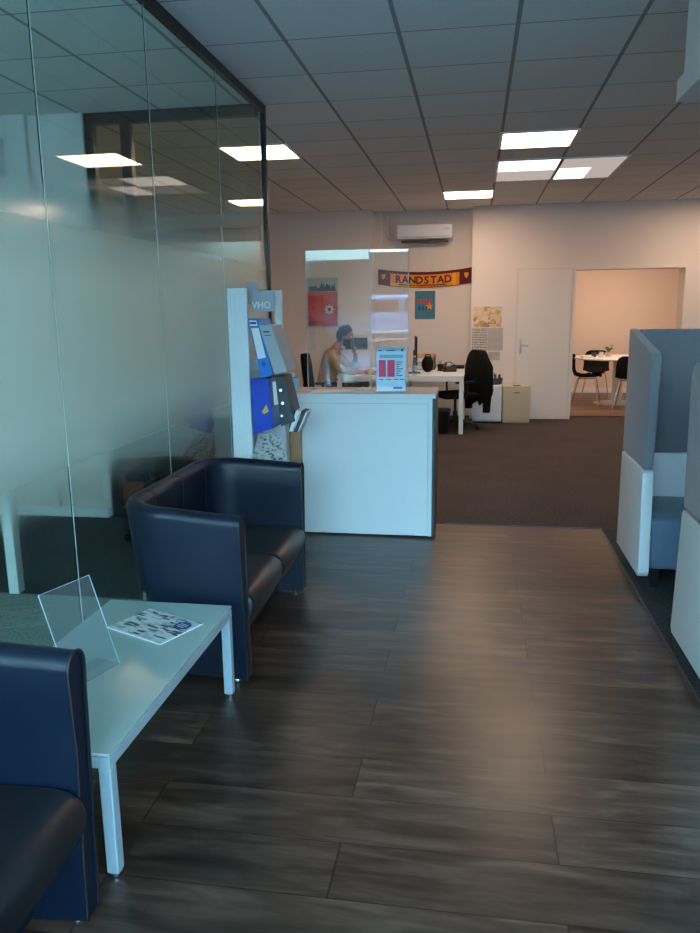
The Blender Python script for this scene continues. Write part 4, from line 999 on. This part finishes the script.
# local frame: origin on the floor under the pelvis, +x is where he faces, -y is his right side (towards the camera)
man = thing('person', 'bearded man in a tan shirt seated at the desk, one hand at his chin', 'person', (-1.95, 9.86, 0))
V_ = [(0, 0, .56, .125),            # 0 pelvis
     (.03, 0, .70, .12), (.08, 0, .85, .135), (.125, 0, .98, .125), (.15, 0, 1.06, .07), (.185, 0, 1.12, .05), (.225, 0, 1.17, .055),   # spine, neck, head base 6
     (.10, -.17, 1.005, .062), (.20, -.235, .87, .048), (.29, -.20, .80, .042), (.46, -.15, .782, .034), (.54, -.14, .782, .027),      # right arm on the desk 7-11
     (.10, .17, 1.005, .062), (.24, .22, .87, .048), (.34, .18, .80, .044), (.40, .10, .93, .034), (.395, .055, 1.02, .026),             # left arm to the chin 12-16
     (.10, -.10, .53, .088), (.42, -.12, .545, .068), (.46, -.12, .50, .060), (.44, -.12, .28, .052), (.42, -.12, .09, .038), (.50, -.12, .045, .036), (.58, -.12, .04, .028),
     (.10, .10, .53, .088), (.42, .13, .545, .068), (.46, .13, .50, .060), (.44, .13, .28, .052), (.42, .13, .09, .038), (.50, .13, .045, .036), (.58, .13, .04, .028)]
E_ = [(0, 1), (1, 2), (2, 3), (3, 4), (4, 5), (5, 6), (3, 7), (7, 8), (8, 9), (9, 10), (10, 11), (3, 12), (12, 13), (13, 14), (14, 15), (15, 16),
     (0, 17), (17, 18), (18, 19), (19, 20), (20, 21), (21, 22), (22, 23), (0, 24), (24, 25), (25, 26), (26, 27), (27, 28), (28, 29), (29, 30)]
body = skin_mesh('body', [(*v[:3], v[3] - (.022 if i < 4 else .004 if i in (7, 8, 12, 13, 17, 24) else 0)) for i, v in enumerate(V_)], E_, M['skin'], man)
# shirt: the torso and sleeves a little larger; trousers likewise
def grow(idx, extra, name, mat):
    mp = {k: i for i, k in enumerate(idx)}
    vs = [(V_[k][0], V_[k][1], V_[k][2], V_[k][3] + extra) for k in idx]; es = [(mp[a], mp[b]) for a, b in E_ if a in mp and b in mp]
    return skin_mesh(name, vs, es, mat, man)
grow([0, 1, 2, 3, 4, 7, 8, 9, 10, 12, 13, 14, 15], .012, 'shirt', M['tan'])
grow([0, 17, 18, 19, 20, 21, 24, 25, 26, 27, 28], .012, 'trousers', M['jeans'])
B().tube([(.125, -.07, 1.075), (.19, -.055, 1.085), (.235, 0, 1.07), (.19, .055, 1.085), (.125, .07, 1.075)], [.02, .018, .014, .018, .02], 8).build('collar', M['tan'], man, smooth=60)
for s in (-.12, .13): B().box(.36, .63, s - .045, s + .045, .001, .07, .022, 3).build('shoe', M['black'], man, smooth=50)
# head, looking down a little to the desk
hd = B(); q = bmesh.ops.create_uvsphere(hd.bm, u_segments=28, v_segments=20, radius=1)
for v in q['verts']:
    x, y, z = v.co
    jaw = max(0, -z)
    X = x * .098 * (1 - .10 * jaw) + (.012 * jaw if x > 0 else -.0); Y = y * .076 * (1 - .28 * jaw); Z = z * .122
    if x > .3 and abs(y) < .30: # nose and brow
        X += .026 * math.exp(-((z + .10) / .17) ** 2) * math.exp(-(y / .14) ** 2) * (1 - .3 * z) + .006 * math.exp(-((z - .22) / .1) ** 2)
    if x > .3: X -= .008 * math.exp(-((z - .06) / .08) ** 2) * math.exp(-((abs(y) - .3) / .14) ** 2)
    v.co = (X, Y, Z)
HP = Vector((.275, 0, 1.235)); HR = Matrix.Rotation(math.radians(14), 3, 'Y')
def headpart(b, name, mat, parent=None, smooth=60):
    bmesh.ops.rotate(b.bm, verts=b.bm.verts[:], cent=(0, 0, 0), matrix=HR); b.move(*HP)
    return b.build(name, mat, parent or man, smooth=smooth)
head = headpart(hd, 'head', M['skin'])
for s in (-1, 1):
    headpart(B().ball((-.005, s * .077, -.005), .03, (.65, .35, 1.05), 12, 10), 'ear', M['skin'], head)
    headpart(B().ball((.086, s * .030, .012), .0115, (1, 1, 1), 10, 8), 'eye', M['paper'], head)
    headpart(B().ball((.0945, s * .030, .011), .0052, (1, 1, 1), 8, 6), 'iris', M['ink'], head)
    headpart(B().tube([(.094, s * .012, .036), (.099, s * .03, .042), (.088, s * .048, .036)], .005, 6), 'eyebrow', M['beard'], head)
headpart(B().tube([(.097, -.022, -.060), (.104, 0, -.058), (.097, .022, -.060)], [.003, .006, .003], 8), 'mouth', M['pink'], head)
hb = B(); q = bmesh.ops.create_uvsphere(hb.bm, u_segments=32, v_segments=24, radius=1)
for v in q['verts']:
    x, y, z = v.co; k = 1 + .04 * math.sin(9 * x + 7 * y) * math.sin(8 * z)
    v.co = (x * .109 * k - .006, y * .086 * k, z * .128 * k + .012 + (.012 if x > 0 and z > .4 else 0))
bmesh.ops.bisect_plane(hb.bm, geom=hb.bm.verts[:] + hb.bm.edges[:] + hb.bm.faces[:], plane_co=(.012, 0, -.012), plane_no=(.85, 0, -.53), clear_outer=True)
headpart(hb, 'hair', M['hair'])
be = B(); q = bmesh.ops.create_uvsphere(be.bm, u_segments=28, v_segments=20, radius=1)
for v in q['verts']:
    x, y, z = v.co; jaw = max(0, -z)
    v.co = (x * .104 * (1 - .08 * jaw) + .012 * jaw, y * .081 * (1 - .24 * jaw), z * .131)
bmesh.ops.bisect_plane(be.bm, geom=be.bm.verts[:] + be.bm.edges[:] + be.bm.faces[:], plane_co=(.06, 0, -.022), plane_no=(-.10, 0, 1), clear_outer=True)
bmesh.ops.bisect_plane(be.bm, geom=be.bm.verts[:] + be.bm.edges[:] + be.bm.faces[:], plane_co=(.0, 0, 0), plane_no=(-1, 0, -.1), clear_outer=True)
headpart(be, 'beard', M['beard'])
# hands: a palm and five separate fingers
def hand(name, base, d, n_, s, curl, spread=.011):
    """base wrist, d direction of the palm, n_ palm normal (towards what it touches), s side of the thumb"""
    d = Vector(d).normalized(); n_ = Vector(n_).normalized(); s = Vector(s).normalized(); base = Vector(base)
    vs, es = [], []
    def add(p, r): vs.append((p.x, p.y, p.z, r)); return len(vs) - 1
    w0 = add(base, .026); p1 = add(base + d * .045, (.034)); p2 = add(base + d * .07, (.030)); es += [(w0, p1), (p1, p2)]
    for k, L in enumerate((.070, .080, .074, .058)):
        off = s * (.027 - k * .018); r = .0095
        a = add(base + d * .075 + off, .0105); b_ = add(base + d * (.085 + L * .45) + off * 1.1 + n_ * L * .16 * curl, r)
        c = add(base + d * (.085 + L * .75) + off * 1.12 + n_ * L * .50 * curl, r * .92); e = add(base + d * (.085 + L * (.98 - .3 * curl)) + off * 1.12 + n_ * L * .85 * curl, r * .8)
        es += [(p2, a), (a, b_), (b_, c), (c, e)]
    a = add(base + d * .03 + s * .032 + n_ * .006, .0125); b_ = add(base + d * .062 + s * .050 + n_ * .016, .0105); c = add(base + d * .088 + s * .052 + n_ * .028, .009)
    es += [(w0, a), (a, b_), (b_, c)]
    return skin_mesh(name, vs, es, M['skin'], man)
hand('hand', (.53, -.14, .782), (1, .02, -.10), (0, 0, -1), (0, 1, 0), .45)
hand('hand', (.395, .055, 1.02), (-.12, -.30, 1), (-1, -.1, 0), (0, -.5, .2), .75)
B().box(-.006, .006, -.035, .035, -.075, .075, .005).rot(math.radians(20), 'X').move(.385, -.005, 1.12).build('telephone', M['navy'], man)
ph = bpy.data.objects['telephone']; ph.parent = None; ph.location = man.location; tag(ph, 'dark blue phone held at the chin of the seated man', 'telephone')

# ---------------------------------------------------------------- street outside the shop window (seen in reflections)
B().box(-14, 14, -16, YF - .2, -.16, -.10).build('floor_pavement', M['asphalt'], kind=ST)
t = thing('parked_car', 'light blue car parked outside the shop window', 'car', (-.2, -4.3, -.10))
side = [(-2.1, .30), (-2.12, .55), (-2.0, .78), (-1.45, .92), (-.85, 1.38), (-.5, 1.47), (.6, 1.47), (1.2, 1.30), (1.75, .95), (2.05, .85), (2.12, .55), (2.08, .30)]
for cx in (1.35, -1.35):
    arc = [(cx + .37 * math.cos(PI * k / 10) , .30 + .37 * math.sin(PI * k / 10)) for k in range(11)]
    side += arc
B().prism(side, 1, -.85, .85, .05, 3).build('car_body', M['carpaint'], t, smooth=50)
for a, b_ in (((-.98, .95), (-.12, 1.36)), ((-.02, .95), (.95, 1.36))):
    B().prism([(a[0] - .1, a[1]), (b_[0], a[1]), (b_[0], b_[1]), (a[0] + .28, b_[1])] if a[0] < -.5 else [(a[0], a[1]), (b_[0] + .35, a[1]), (b_[0] - .15, b_[1]), (a[0], b_[1])], 1, .852, .862).build('side_window', M['carglass'], t)
B().box(-.075, -.06, .853, .858, .35, 1.38).box(-1.1, 1.1, .853, .858, .60, .612).build('door_joint', M['ink'], t)
for cx in (1.35, -1.35):
    for y in (.75, -.75):
        wv = B().lathe([(.16, -.10), (.30, -.10), (.32, -.07), (.32, .07), (.30, .10), (.16, .10)], 0, 0, 32).rot(PI / 2, 'X').move(cx, y, .32).build('wheel', M['rubber'], t, smooth=50)
        B().lathe([(.05, -.105), (.20, -.105), (.20, .105), (.05, .105)], 0, 0, 24).rot(PI / 2, 'X').move(cx, y, .32).build('hub_cap', M['alu'], wv, smooth=50)
B().box(-14, 14, -16.2, -16, -.1, 3.3).build('wall_street_backdrop', M['render'], kind=ST)  # unseen facade opposite, kept low and dark to shape the screen reflections
